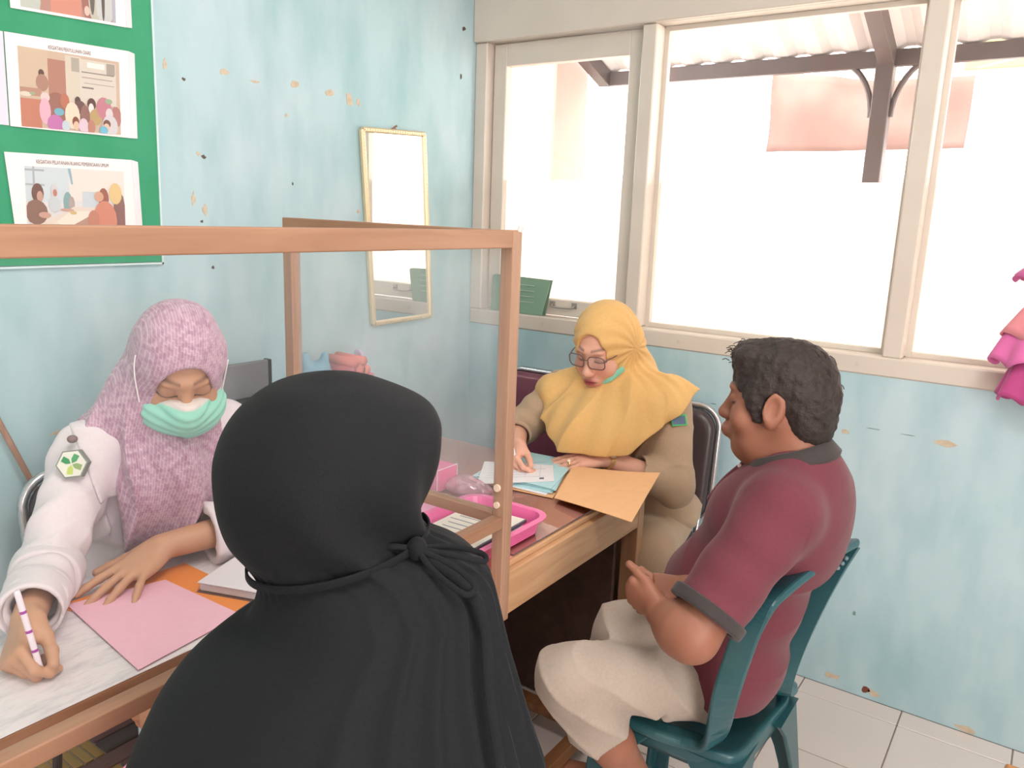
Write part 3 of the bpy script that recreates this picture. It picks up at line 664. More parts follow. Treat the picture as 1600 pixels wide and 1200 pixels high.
# ---- near desk
nd = empty('writing_desk', (.5, -2.1, 0), 'low edged writing desk under a white covering, in front of the nurse in lilac hijab', 'desk')
obj('desktop', boxab((.47, -2.78, .728), (.868, -1.425, .7485), .003), brownw, nd)
obj('apron', boxab((.846, -2.78, .694), (.864, -1.43, .728), .002), brownw, nd)
obj('apron', boxab((.48, -2.78, .69), (.498, -1.43, .728), .002), brownw, nd)
for x in (.49, .81):
    for y in (-2.77, -1.48): obj('leg', boxab((x, y, .0855 if x < .6 else 0), (x+.04, y+.045, .728), .002), brownw, nd)
cov = mat('white_table_cover', (226, 222, 222), .55)
_nt = cov.node_tree; _N = _nt.nodes; _L = _nt.links
_tc = _N.new('ShaderNodeTexCoord'); _mp = _N.new('ShaderNodeMapping'); _mp.inputs['Scale'].default_value = (1, .25, 1); _mp.inputs['Rotation'].default_value = (0, 0, .5)
_n = _N.new('ShaderNodeTexNoise'); _n.inputs['Scale'].default_value = 70; _n.inputs['Detail'].default_value = 7; _n.inputs['Roughness'].default_value = .7
_r = _N.new('ShaderNodeValToRGB'); _r.color_ramp.elements[0].position = .33; _r.color_ramp.elements[1].position = .55; _r.color_ramp.elements[0].color = (*lin((206, 202, 206)), 1); _r.color_ramp.elements[1].color = (*lin((234, 226, 228)), 1)
_L.new(_tc.outputs['Object'], _mp.inputs['Vector']); _L.new(_mp.outputs['Vector'], _n.inputs['Vector']); _L.new(_n.outputs['Fac'], _r.inputs['Fac']); _L.new(_r.outputs['Color'], _N['Principled BSDF'].inputs['Base Color'])
obj('table_cover', boxab((.472, -2.778, .7487), (.8675, -1.428, .7502), .0005, 1), cov, nd, label='white covering with grey marbled print')
# ---- partition frame
part = empty('partition_screen', (1.12, -1.315, .62), 'L-shaped wooden partition frame with clear plastic sheets between the desks', 'partition')
rail = wood('rail_wood_y', (164, 124, 98), (146, 106, 82), 'Y', 16); railx = wood('rail_wood_x', (166, 128, 102), (150, 110, 86), 'X', 16); railz = wood('rail_wood_z', (176, 140, 116), (158, 120, 98), 'Z', 16)
PX, PY = 1.121, -1.318
obj('corner_post', boxab((PX-.014, PY-.015, .655), (PX+.015, PY+.015, 1.472), .002), railz, part)
obj('top_rail', boxab((PX-.012, -2.80, 1.440), (PX+.013, PY+.012, 1.474), .002), rail, part)
obj('top_rail', beam((PX-.014, PY, 1.456), (.455, PY+.004, 1.461), .024, .034), railx, part)
obj('post', boxab((.462, PY-.013, .7535), (.492, PY+.015, 1.442), .002), railz, part)
obj('post', boxab((PX-.012, -2.82, .0), (PX+.013, -2.79, 1.474), .002), railz, part)
obj('low_rail', boxab((PX-.013, -2.80, .869), (PX+.013, PY-.016, .894), .002), rail, part)
obj('low_rail', beam((PX-.015, PY-.002, .885), (.49, PY, .885), .024, .026), railx, part)
obj('nail', sweep([(PX+.012, PY+.008, 1.472), (PX+.016, PY+.009, 1.481)], circ(.006, 8)), mat('white_plug', (226, 220, 214), .4), part)
obj('pin', sweep([(PX-.002, PY-.0155, .955), (PX-.002, PY-.020, .955)], circ(.008, 10)), mat('pale_peg', (232, 206, 184), .5), part)
obj('pin', sweep([(PX-.002, PY-.0155, .918), (PX-.002, PY-.020, .918)], circ(.007, 10)), mat('pale_peg', (232, 206, 184), .5), part)
clearp = clear_mat('clear_plastic_sheet', (247, 249, 249), .17, .03, rough=.12)
cleart = clear_mat('clear_plastic_front', (252, 252, 252), .03, .015, rough=.1)
def rip(n, ax, a, b_, z0, z1, c, amp, seed):
    V = []; F = []; m = 12
    for j in range(m+1):
        for i in range(n+1):
            u = a+(b_-a)*i/n; z = z0+(z1-z0)*j/m; w = amp*math.sin(u*17+seed+2*math.sin(z*9))*math.sin(math.pi*j/m)*math.sin(math.pi*i/n)
            V.append((u, c+w, z) if ax == 'x' else (c+w, u, z))
    F = [(j*(n+1)+i, j*(n+1)+i+1, (j+1)*(n+1)+i+1, (j+1)*(n+1)+i) for j in range(m) for i in range(n)]
    return V, F
obj('plastic_sheet', rip(26, 'x', .478, 1.108, .892, 1.445, PY+.003, .004, 1), clearp, part, smooth=True, label='hazy clear plastic')
obj('plastic_sheet', rip(40, 'y', -2.79, PY-.014, .890, 1.444, PX-.001, .003, 2), cleart, part, smooth=True)
# ---- papers and small things on the far desk
blue = mat('pale_blue_paper', (186, 226, 232), .6); whitep = mat('white_paper', (238, 236, 240), .6); peach = mat('peach_card', (244, 192, 142), .65, noise=(40, 4), c2=(238, 184, 134)); ink = mat('grey_ink', (150, 152, 166), .7)
def q4(pts, z): return [Pz(x, y, z) for x, y in pts]
c = q4([(737, 748), (862, 774), (896, 727), (800, 708)], .760)
under = [np.asarray(p) for p in c]
obj('folder_sheet', sheet(*[p*1.0+V3(dx, dy, -.0012) for p, (dx, dy) in zip(c, ((-.004, -.012), (.012, -.014), (.012, .004), (-.006, .006)))], th=.0016), peach, label='lower half of a peach card folder under the blue papers', cat='folder')
for i in range(6):
    a = math.radians((-2.5, 1.5, -1, 3, .5, -3)[i]); ctr = sum(under)/4; R = np.array([[math.cos(a), -math.sin(a), 0], [math.sin(a), math.cos(a), 0], [0, 0, 1]])
    q = [ctr+(p-ctr)@R.T*(.99-.012*i)+V3(.002*i-.004, .004*i-.006, .0022*i+.0012) for p in under]
    obj('loose_sheet', sheet(*q, th=.0014, lift=(lambda u, v, k=i: .0016*math.sin(3*u+k)*(u*(1-u))*4)), whitep if i in (0,) else blue, label=('white sheet lowest in the pale blue paper stack on the far desk' if i == 0 else 'topmost pale blue sheet of the paper stack on the far desk' if i == 5 else 'pale blue sheet inside the paper stack on the far desk'), group='pale blue sheets stacked on the far desk', cat='paper')
form_c = [Pz(x, y, .775) for x, y in ((745, 756), (866, 752), (864, 727), (757, 721))]
form = obj('form', sheet(*form_c, th=.0008), whitep, label='white printed form on top of the pale blue papers', cat='paper')
fe = form_c[1]-form_c[0]; fu = form_c[3]-form_c[0]
ln = []
for k in range(7):
    a = form_c[0]+fe*.08+fu*(.88-.11*k)+V3(0, 0, .0006); ln.append(prism([a, a+fe*(.55 if k % 3 else .8), a+fe*(.55 if k % 3 else .8)+fu*.012, a+fu*.012], (0, 0, 1), .0002))
for k in range(3):
    a = form_c[0]+fe*(.4+.2*k)+fu*.2+V3(0, 0, .0006); ln.append(prism([a, a+fe*.006, a+fe*.006+fu*.5, a+fu*.5], (0, 0, 1), .0002))
obj('printed_lines', merge(*ln), mat('faint_ink', (206, 204, 216), .7), form)
a = form_c[0]+fe*.80+fu*.10+V3(0, 0, .0006); obj('stamp', prism([a, a+fe*.06, a+fe*.06+fu*.07, a+fu*.07], (0, 0, 1), .0002), mat('dark_ink', (96, 94, 110), .7), form)
fo = [Pz(866, 778, .772), Pz(987, 815, .787), Pz(1031, 745, .803), Pz(895, 728, .778)]
obj('folder_flap', sheet(*fo, th=.0016, nu=12, nv=10, lift=lambda u, v: .010*math.sin(u*2.2)*(1-v)*.3+.012*(u**3)*v-.004*u*(1-v)), peach, label='open peach card folder hanging over the desk corner', cat='folder')
# tray with booklets
pink = mat('pink_plastic', (242, 112, 172), .35); 
tray = empty('pink_tray', (.962, -1.25, .758), 'pink plastic letter tray full of booklets beside the partition post', 'tray')
def tray_mesh(cx, cy, z0, w, l, h, fl, th=.004):
    V = []; F = []
    prof = [(0, z0), (1, z0), (1+0, z0)]
    rings = [(-.012, z0+.0), (0, z0+.004), (fl, z0+h-.004), (fl+.012, z0+h-.004), (fl+.014, z0+h), (fl-.002, z0+h), (-th, z0+.008), (-.02, z0+.006)]
    n = None
    for e, z in rings:
        s = rrect(w+2*e, l+2*e, max(.03+e, .012), 5); n = len(s); V += [(cx+x, cy+y, z) for x, y in s]
    for r in range(len(rings)-1):
        for i in range(n): F.append((r*n+i, r*n+(i+1) % n, (r+1)*n+(i+1) % n, (r+1)*n+i))
    F.append(tuple(range(n))[::-1]); k = (len(rings)-1)*n; F.append(tuple(range(k, k+n)))
    return V, F
obj('tray_body', tray_mesh(.962, -1.25, .758, .20, .36, .046, .010), pink, tray, smooth=False)
def booklet(c, w, l, th, rz, name, label, m, tilt=0.0):
    R = np.array((Matrix.Rotation(rz, 3, 'Z')@Matrix.Rotation(tilt, 3, 'X')))
    b_ = obj(name, box(c, (w, l, th), .0012, 1, R), m, label=label, cat='booklet')
    ln = []
    for k in range(9): ln.append(box(np.asarray(c)+R@V3(-w*.06, l*(.38-.09*k), th/2+.0003), (w*(.6 if k % 3 else .74), .0035, .0004), 0, 1, R))
    obj('print_lines', merge(*ln), ink, b_)
    obj('binding', box(np.asarray(c)+R@V3(w/2-.002, 0, .0006), (.005, l*.98, th+.0022), .001, 1, R), mat('dark_binding', (98, 96, 112), .5), b_)
    return b_
booklet((.955, -1.27, .7695), .175, .30, .008, .03, 'booklet', 'lowest white booklet in the pink tray', whitep)
booklet((.958, -1.255, .7790), .170, .29, .007, -.05, 'booklet', 'middle white booklet in the pink tray', mat('grey_white_paper', (222, 220, 228), .6))
booklet((.960, -1.225, .7875), .165, .26, .006, .04, 'booklet', 'topmost printed booklet in the pink tray, dark bound edge', mat('cream_paper', (240, 234, 224), .6))
for i in range(3):
    a = -.12+.1*i
    R = np.array(Matrix.Rotation(a, 3, 'Z')); obj('loose_paper', box((.735+.008*i, -1.215-.012*i, .7587+.0022*i), (.20, .28, .0018), 0, 1, R), (whitep, mat('grey_white_paper', (222, 220, 228), .6), whitep)[i], label=('bottom', 'middle', 'top')[i]+' sheet of the white papers left of the pink tray', cat='paper')
R = np.array(Matrix.Rotation(.2, 3, 'Z'))
nbk = obj('notebook', box((.775, -1.19, .7695), (.15, .19, .010), .002, 1, R), mat('lilac_white_cover', (226, 220, 232), .5), label='pale notebook with a pink cover patch left of the pink tray', cat='notebook')
obj('cover_patch', box((.755, -1.165, .7749), (.09, .08, .0006), 0, 1, R), mat('pale_pink_print', (236, 170, 204), .5), nbk)
# pink box with crumpled wrap
pb = obj('pink_box', box((.625, -.985, .790), (.15, .085, .064), .004), mat('hot_pink_card', (240, 100, 158), .4), label='hot pink box behind the low rail, wrapped in clear plastic', cat='box')
obj('white_edge', merge(*[boxab((.6995, -1.0282+.0855*k, .757), (.7012, -1.0268+.0855*k, .823)) for k in (0, 1)], boxab((.6995, -1.028, .8215), (.7012, -.942, .8235))), mat('white_trim', (246, 226, 236), .4), pb)
S = Solid(); S.ell((.745, -.965, .775), (.060, .045, .026)); S.ell((.79, -.955, .766), (.04, .03, .014)); S.disp = lambda P: .006*wob(P, 130)+.004*np.abs(wob(P, 70, 3))
S.cut((0, 0, -1), (0, 0, .7585))
pv = S.mesh(.004); obj('plastic_wrap', pv, clear_mat('pink_clear_wrap', (248, 214, 228), .30, .16, (248, 190, 214), .15), label='crumpled clear plastic wrap beside the hot pink box', cat='wrap')
# ---- things on the near desk
zz = .7508
of = [Pz(x, y, zz+.001) for x, y in ((108, 938), (394, 962), (392, 928), (275, 868))]
of = [V3(.545, -1.950, zz+.001), V3(.845, -1.845, zz+.001), V3(.800, -1.690, zz+.001), V3(.560, -1.690, zz+.001)]
obj('orange_folder', sheet(*of, th=.0016), mat('orange_card', (244, 146, 70), .5), label='orange folder under the pink sheet on the writing desk', cat='folder')
pp = [Pz(104, 945, zz+.004), Pz(216, 1046, zz+.004), Pz(376, 960, zz+.004), Pz(258, 906, zz+.004)]
obj('pink_sheet', sheet(pp[0], pp[1]+V3(0, 0, -.001), pp[2], pp[3], th=.0014), mat('pink_paper', (240, 186, 204), .6, noise=(90, 3), c2=(244, 192, 208)), label='pink sheet of paper under the hand of the nurse', cat='paper')
R = np.array(Matrix.Rotation(.35, 3, 'Z'))
jn = obj('register_book', box((.745, -1.585, .7625), (.20, .27, .017), .003, 2, R), mat('grey_pages', (206, 200, 206), .6), label='thick white register book near the sleeve of the nurse, dark cover below', cat='book')
obj('cover', box((.745, -1.585, .7525), (.21, .28, .002), .0008, 1, R), mat('brown_cover', (110, 78, 70), .5), jn)
obj('cover', box((.745, -1.585, .7725), (.205, .275, .0022), .0008, 1, R), mat('white_cover', (228, 222, 228), .5), jn)
# ---- white cabinet with things by the left wall
cb = empty('white_cabinet', (.21, -.95, 0), 'white cabinet against the left wall, behind the nurse', 'cabinet')
wc = mat('white_laminate', (236, 234, 234), .4)
obj('body', boxab((.006, -1.33, 0.0), (.265, -.815, .925), .003), wc, cb)
obj('top_board', boxab((.004, -1.345, .925), (.28, -.80, .948), .003), wc, cb)
for y0, y1, hy in ((-1.325, -1.08, -1.11), (-1.072, -.822, -1.045)):
    d = obj('door', boxab((.265, y0, .04), (.279, y1, .915), .003), wc, cb); obj('handle', boxab((.279, hy-.006, .45), (.290, hy+.006, .56), .002), mat('grey_metal', (170, 165, 158), .4, metal=.7), d)
CZ = .948
mn = obj('screen', box((.10, -1.20, CZ+.058), (.018, .20, .105), .004, 2), mat('dark_grey_plastic', (122, 124, 130), .5), label='small dark grey screen standing on the white cabinet', cat='screen')
obj('bezel', boxab((.087, -1.108, CZ+.005), (.113, -1.098, CZ+.112), .002), mat('black_plastic', (52, 54, 58), .4), mn)
obj('stand', merge(boxab((.065, -1.25, CZ+.0005), (.145, -1.15, CZ+.008), .002), boxab((.093, -1.21, CZ+.006), (.105, -1.19, CZ+.02))), mat('black_plastic', (52, 54, 58), .4), mn)
BX, BY = .18, -.868
bs = empty('pink_basket', (BX, BY, CZ), 'salmon pink basket of rolled cloths on the white cabinet, behind the plastic sheet', 'basket')
def taper(cx, cy, z0, z1, w0, l0, w1, l1):
    V = [(cx+sx*w0/2, cy+sy*l0/2, z0) for sx, sy in ((-1, -1), (1, -1), (1, 1), (-1, 1))]+[(cx+sx*w1/2, cy+sy*l1/2, z1) for sx, sy in ((-1, -1), (1, -1), (1, 1), (-1, 1))]
    return V, [(3, 2, 1, 0), (4, 5, 6, 7), (0, 1, 5, 4), (1, 2, 6, 5), (2, 3, 7, 6), (3, 0, 4, 7)]
obj('bin', taper(BX, BY, CZ+.0005, CZ+.045, .13, .085, .14, .10), mat('salmon_plastic', (236, 176, 160), .5), bs)
obj('rim', sweep([(BX-.07, BY-.05, CZ+.045), (BX+.07, BY-.05, CZ+.045), (BX+.07, BY+.05, CZ+.045), (BX-.07, BY+.05, CZ+.045)], rrect(.010, .010, .003, 2), closed=True), mat('rose_plastic', (206, 120, 130), .5), bs)
for k, (y, z, r, cl) in enumerate(((-.026, .060, .018, (184, 84, 96)), (.010, .062, .019, (222, 110, 104)), (.036, .060, .016, (236, 138, 120)), (-.012, .088, .016, (226, 124, 116)), (.022, .090, .016, (232, 130, 116)))):
    obj('rolled_cloth', tube([(BX-.06, BY+y, CZ+z), (BX+.06, BY+y, CZ+z)], r, 10), mat('cloth_roll_%d' % k, cl, .8), bs, smooth=True)
S = Solid(); S.ell((.16, -.965, CZ+.045), (.05, .042, .05)); S.cap((.15, -.985, CZ+.06), (.14, -1.0, CZ+.112), .022, .010); S.cap((.16, -.95, CZ+.06), (.16, -.937, CZ+.108), .020, .010); S.disp = lambda P: .006*wob(P, 90, 1); S.cut((0, 0, -1), (0, 0, CZ+.0005))
obj('blue_bag', S.mesh(.005), mat('blue_plastic', (92, 150, 176), .45, noise=(20, 3), c2=(150, 186, 204)), smooth=True, label='knotted blue plastic bag left of the pink basket on the cabinet', cat='bag')
S = Solid(); S.ell((.20, -.840+.030, CZ+.040), (.04, .014, .04)); S.cap((.19, -.812, CZ+.05), (.18, -.815, CZ+.10), .016, .018); S.disp = lambda P: .004*wob(P, 95, 4); S.cut((0, 0, -1), (0, 0, CZ+.0005)); S.cut((0, -1, 0), (0, -.815, 0))
obj('lavender_bag', S.mesh(.004), mat('lavender_plastic', (206, 196, 222), .45, noise=(16, 3), c2=(186, 174, 206)), smooth=True, label='lavender plastic bag right of the pink basket on the cabinet', cat='bag')
# stick leaning on the left wall
s0, s1 = Px(-40, 590, .012), Px(45, 745, .03)
sd = s1-s0; s2 = s0+sd*((s0[2]-.094)/(-sd[2]))
obj('wooden_stick', tube([s0, (s0+s2)/2, s2], .007, 8), wood('stick_wood', (176, 138, 118), (150, 112, 94), 'Z'), label='thin brown stick leaning on the left wall behind the black chair', cat='stick')
# ---- chrome-framed chairs
chrome = mat('chrome', (205, 205, 208), .22, metal=.85)
def pad(w, h, t, r=.05):
    s = rrect(w, h, r, 6); n = len(s); V = []; F = []
    prof = [(-.5, .90), (-.42, .97), (-.25, 1.0), (.2, 1.0), (.4, .97), (.5, .88), (.56, .5)]
    for z, k in prof: V += [(x*k, y*k, z*t) for x, y in s]
    for j in range(len(prof)-1):
        for i in range(n): F.append((j*n+i, j*n+(i+1) % n, (j+1)*n+(i+1) % n, (j+1)*n+i))
    F.append(tuple(range(n))[::-1]); F.append(tuple((len(prof)-1)*n+i for i in range(n)))
    return np.array(V), F
def chrome_chair(loc, rz, seat_c, label, lean=.12, bz=(.50, .94), bw=.42, group=None):
    """local frame: sitter faces +y"""
    t = empty('office_chair', loc, label, 'chair', group, rz)
    m = mat('vinyl_'+'_'.join(map(str, seat_c)), seat_c, .32)
    v, f = pad(.44, .42, .06); v[:, 2] += .45; obj('seat', (v, f), m, t, smooth=True, local=True)
    H = bz[1]-bz[0]; v, f = pad(bw, H, .05, .07)
    w = np.stack([v[:, 0], -.22+v[:, 2]*1.0-(v[:, 1]+H/2)*lean, bz[0]+v[:, 1]+H/2], 1); obj('backrest', (w, f[::1]), m, t, smooth=True, local=True)
    s = rrect(bw+.014, H+.014, .075, 8); P = [(x, -.245-(y+H/2)*lean, bz[0]+y+H/2) for x, y in s]
    obj('back_frame', tube(P, .011, 10, True), chrome, t, smooth=True, local=True, label='chrome rim of the backrest')
    for sx in (-1, 1):
        x = sx*.19
        obj('back_upright', tube(smoothpath([(x, -.245, bz[0]+.03), (x, -.21, .43), (x, -.12, .405), (x, .15, .405)], 5), .010, 8), chrome, t, smooth=True, local=True)
        for sy, y in ((1, .18), (-1, -.20)):
            obj('leg', tube([(x, y-sy*.02, .415), (x+sx*.02, y+sy*.02, .012)], .011, 8), chrome, t, smooth=True, local=True)
            obj('foot_cap', sweep([(x+sx*.02, y+sy*.02, 0), (x+sx*.02, y+sy*.02, .02)], circ(.015, 10)), mat('black_rubber', (40, 40, 42), .7), t, local=True)
    obj('seat_rail', tube([(-.19, .16, .408), (.19, .16, .408)], .009, 8), chrome, t, smooth=True, local=True); obj('seat_rail', tube([(-.19, -.18, .408), (.19, -.18, .408)], .009, 8), chrome, t, smooth=True, local=True)
    return t
chrome_chair((.905, -.345, 0), math.pi, (66, 54, 56), 'black vinyl chair with chrome frame under the woman in yellow hijab', bz=(.50, .885), lean=.10, bw=.43)
chrome_chair((.375, -1.600, .086), -math.pi/2, (52, 42, 48), 'black vinyl chair with chrome frame behind the nurse in lilac hijab', bz=(.44, .770), lean=.10, bw=.40)
chrome_chair((.43, -.30, 0), math.pi, (126, 66, 84), 'maroon vinyl chair with chrome frame by the window wall', bz=(.52, .90), lean=.10)
# ---- low platform tiled with patterned ceramic under the writing desk
pf = empty('tiled_platform', (.3, -2.2, 0), 'low platform of patterned wood-look tiles under the writing desk', 'platform')
PT = .085
obj('slab', boxab((.004, -2.9, 0), (.62, -1.425, PT-.006), 0), mat('pale_grout', (232, 222, 216), .8), pf)
mv = wood('mauve_plank', (172, 136, 130), (148, 112, 108), 'Y', 8, .35); gp = wood('grey_plank', (140, 122, 118), (112, 96, 94), 'Y', 10, .35); ys = wood('yellow_slat', (232, 194, 130), (214, 170, 104), 'X', 10, .35)
def ptile(a, b_, m):
    a = (a[0], max(a[1], -2.9)); b_ = (b_[0], min(b_[1], -1.426))
    if b_[1]-a[1] < .01: return
    obj('tile', boxab((a[0]+.003, a[1]+.003, PT-.008), (b_[0]-.003, b_[1]-.003, PT), .001, 1), m, pf)
x = .004; P0 = -2.965
for k in range(4):                                       # repeating 0.40 m block along the platform
    y0 = P0+k*.385
    for r in range(2):
        xo = .004+r*.31
        ptile((xo, y0+.135, 0), (xo+.062, y0+.385, 0), mv if (k+r) % 2 else gp)
        ptile((xo+.062, y0+.135, 0), (xo+.125, y0+.260, 0), gp); ptile((xo+.062, y0+.260, 0), (xo+.125, y0+.385, 0), mv)
        ptile((xo+.125, y0+.0, 0), (xo+.187, y0+.385, 0), mv)
        ptile((xo+.187, y0+.135, 0), (xo+.31, y0+.26, 0), mv)
        for q in range(5): ptile((xo+.187, y0+.26+.025*q, 0), (xo+.31, y0+.26+.025*(q+1), 0), ys)
        for q in range(5): ptile((xo, y0+.027*q, 0), (xo+.125, y0+.027*(q+1), 0), ys)
        for q in range(5): ptile((xo+.187, y0+.027*q, 0), (xo+.31, y0+.027*(q+1), 0), ys)
# ---- pink ruffled ornament at the right edge
orn = empty('hanging_ornament', (2.13, -.06, 1.1), 'pink and salmon tiered fabric ornament hanging by the right window', 'ornament')
def ruffle(cx, cy, z1, z0, r1, r0, n, amp, tw=0.0):
    V = []; F = []; A, Hh = 72, 8
    for j in range(Hh+1):
        v = j/Hh
        for i in range(A):
            a = 2*math.pi*i/A; r = r1+(r0-r1)*(v**.8)+amp*v*math.sin(n*a+tw); z = z1+(z0-z1)*v-amp*.9*v*math.cos(n*a+tw+.6)
            V.append((cx+r*math.cos(a), cy+r*math.sin(a)*.45, z))
    F = [(j*A+i, j*A+(i+1) % A, (j+1)*A+(i+1) % A, (j+1)*A+i) for j in range(Hh) for i in range(A)]
    return V, F
oc = Py(1652, 500, -.075)
for (pa, pb_, r1, r0, cl, nm, am) in ((385, 440, .012, .112, (200, 96, 156), 'petal_ruffle', .010), (436, 530, .012, .118, (226, 140, 150), 'ruffle', .008), (500, 575, .085, .130, (226, 112, 176), 'ruffle', .012), (560, 632, .07, .108, (190, 70, 136), 'ruffle', .010)):
    z1, z0 = Py(1652, pa, -.075)[2], Py(1652, pb_, -.075)[2]
    o = obj(nm, ruffle(oc[0], -.075, z1, z0, r1, r0, 7, am, pa), mat('ruffle_%d' % pa, cl, .7, sheen=.3), orn, smooth=True)
    mo = o.modifiers.new('thickness', 'SOLIDIFY'); mo.thickness = .003
obj('string', tube([(oc[0], -.075, Py(1652, 600, -.075)[2]), (oc[0], -.075, 2.2), (oc[0], -.022, 2.24)], .003, 6), mat('pink_string', (200, 120, 150), .8), orn)
# ---- corner of a wooden bench at the bottom right
bc = Pz(1571, 1190, .42)
bn = empty('wooden_bench', (bc[0]+.5, bc[1]-.14, 0), 'light brown wooden bench cut off at the bottom right corner of the picture', 'bench')
obj('seat_board', boxab((bc[0], bc[1]-.30, .39), (bc[0]+1.0, bc[1], .42), .006), wood('bench_wood', (206, 150, 100), (184, 126, 78), 'X'), bn)
for x in (bc[0]+.03, bc[0]+.92):
    for y in (bc[1]-.27, bc[1]-.05): obj('leg', boxab((x, y, 0), (x+.045, y+.035, .39), .003), wood('bench_leg', (196, 140, 92), (174, 118, 72), 'Z'), bn)
# ---- teal plastic chair under the man
teal = mat('teal_plastic', (36, 78, 90), .28, noise=(5, 4, .3), c2=(42, 88, 90))
pc = empty('plastic_chair', (1.48, -.95, 0), 'teal moulded plastic chair under the man in the maroon shirt', 'chair')
FL, RL, RR, FR_ = V3(1.285, -1.150, .425), V3(1.600, -1.125, .415), V3(1.625, -.795, .415), V3(1.285, -.760, .425)
def slab(corners, th, r=.05, n=5):
    C = [np.asarray(p) for p in corners]; P = []
    for i in range(4):
        a, b_, c_ = C[i-1], C[i], C[(i+1) % 4]; u = nrm(a-b_)*r; w = nrm(c_-b_)*r
        for t in np.linspace(0, 1, n): P.append((1-t)**2*(b_+u)+2*t*(1-t)*b_+t*t*(b_+w))
    P = np.array(P); k = len(P); ctr = P.mean(0); V = []; F = []
    for s, z in ((.97, -th), (1.0, -th*.7), (1.0, -.006), (.985, 0), (.90, -.002), (.80, -.010)): V += list(ctr+(P-ctr)*V3(s, s, 1)+V3(0, 0, z))
    V += [ctr+V3(0, 0, -.016)]
    for j in range(5):
        for i in range(k): F.append((j*k+i, j*k+(i+1) % k, (j+1)*k+(i+1) % k, (j+1)*k+i))
    for i in range(k): F.append((5*k+i, 5*k+(i+1) % k, 6*k))
    F.append(tuple(range(k))[::-1]); return np.array(V), F
obj('seat', slab([FL, RL, RR, FR_], .055), teal, pc, smooth=True)
def leg_mesh(top, foot, wt, wb, th=.028):
    """moulded leg: an L-shaped tapering channel"""
    top = np.asarray(top); foot = np.asarray(foot); c = nrm(V3(1.46, -.95, 0)-V3(top[0], top[1], 0)); V = []
    ax = V3(1 if c[0] > 0 else -1, 0, 0); ay = V3(0, 1 if c[1] > 0 else -1, 0); n = 8; F = []
    for i in range(n+1):
        t = i/n; p = top+(foot-top)*t; w = wt+(wb-wt)*min(1, t*2.2)**.6
        L = [p, p+ax*w, p+ax*w+ay*.010, p+ax*.012+ay*.012, p+ax*.010+ay*w, p+ay*w]
        V += L
    for i in range(n):
        for q in range(6): F.append((i*6+q, i*6+(q+1) % 6, (i+1)*6+(q+1) % 6, (i+1)*6+q))
    F.append(tuple(range(6))); F.append(tuple(n*6+q for q in range(6))[::-1]); return np.array(V), F
for a, dx, dy in ((FL, -.035, -.04), (RL, .05, -.045), (RR, .05, .045), (FR_, -.035, .04)):
    o = obj('leg', leg_mesh(a+V3(dx*.1, dy*.1, -.018), V3(a[0]+dx, a[1]+dy, 0), .135, .05), teal, pc)
    mo = o.modifiers.new('round', 'BEVEL'); mo.width = .004; mo.segments = 2
UL = smoothpath([FL+V3(.05, .004, .006), FL+V3(.13, .002, .004), RL+V3(-.11, .0, .006), RL+V3(-.055, -.008, .03), Pd(1132, 1090, 1.575), Pd(1150, 1035, 1.555), Pd(1168, 985, 1.53), Pd(1190, 948, 1.52), Pd(1222, 918, 1.545), Pd(1262, 888, 1.60), Pd(1300, 862, 1.68), Pd(1326, 848, 1.745)], 6)
TR = Pd(1326, 848, 1.745)
frame_sec = rrect(.026, .058, .010, 3)
NL = []
for i, p in enumerate(UL):
    NL.append(V3(.25, 1, .15) if False else nrm(V3(0.30, .95, .1)))
def strip(path, wv, tv_from, w=.052, t=.022):
    """moulded strip: wv gives its width direction at each point"""
    V = []; F = []; n = len(path)
    sec = [(-.5, -.5), (.5, -.5), (.5, .15), (.34, .5), (-.34, .5), (-.5, .15)]
    for i in range(n):
        a = path[max(i-1, 0)]; b_ = path[min(i+1, n-1)]; tg = nrm(b_-a); wd = nrm(wv[i]-tg*np.dot(wv[i], tg)); nn = np.cross(tg, wd)
        for x, y in sec: V.append(path[i]+wd*x*w+nn*y*t)
    k = len(sec)
    for i in range(n-1):
        for q in range(k): F.append((i*k+q, i*k+(q+1) % k, (i+1)*k+(q+1) % k, (i+1)*k+q))
    F.append(tuple(range(k))[::-1]); F.append(tuple((n-1)*k+q for q in range(k))); return np.array(V), F
def blend_w(n, ws):
    ks = np.linspace(0, 1, len(ws)); out = []
    for i in range(n): out.append(nrm(np.array([np.interp(i/(n-1), ks, [w[j] for w in ws]) for j in range(3)])))
    return out
o = obj('left_side_frame', strip(UL, blend_w(len(UL), [V3(0, 1, .0), V3(0, 1, 0), V3(.3, .9, .1), V3(.95, .25, .2), V3(.97, .12, .2), V3(.97, .05, .25), V3(.97, 0, .28), V3(.97, -.1, .28), V3(.97, -.1, .28)]), None), teal, pc, label='near upright curving into the top rail')
mo = o.modifiers.new('round', 'BEVEL'); mo.width = .005; mo.segments = 2
URp = smoothpath([RR+V3(-.06, .0, .004), RR+V3(-.02, -.004, .012), Pd(1218, 1075, 1.79), Pd(1240, 1010, 1.78), Pd(1270, 945, 1.775), Pd(1300, 890, 1.765), Pd(1328, 846, 1.752)], 6)
o = obj('right_side_frame', strip(URp, blend_w(len(URp), [V3(.2, 1, 0), V3(.9, .3, .1), V3(.95, .15, .2), V3(.97, .05, .25), V3(.97, -.1, .28)]), None, .050, .022), teal, pc)
mo = o.modifiers.new('round', 'BEVEL'); mo.width = .005; mo.segments = 2
S = Solid()
for q, p in enumerate(((1322, 872), (1316, 880), (1309, 887))): S.ell(Pd(*p, 1.735), (.0055, .0055, .0055), k=.001)
obj('rivet', S.mesh(.002), mat('pale_rivet', (112, 136, 142), .3), pc, smooth=True, kind='stuff')
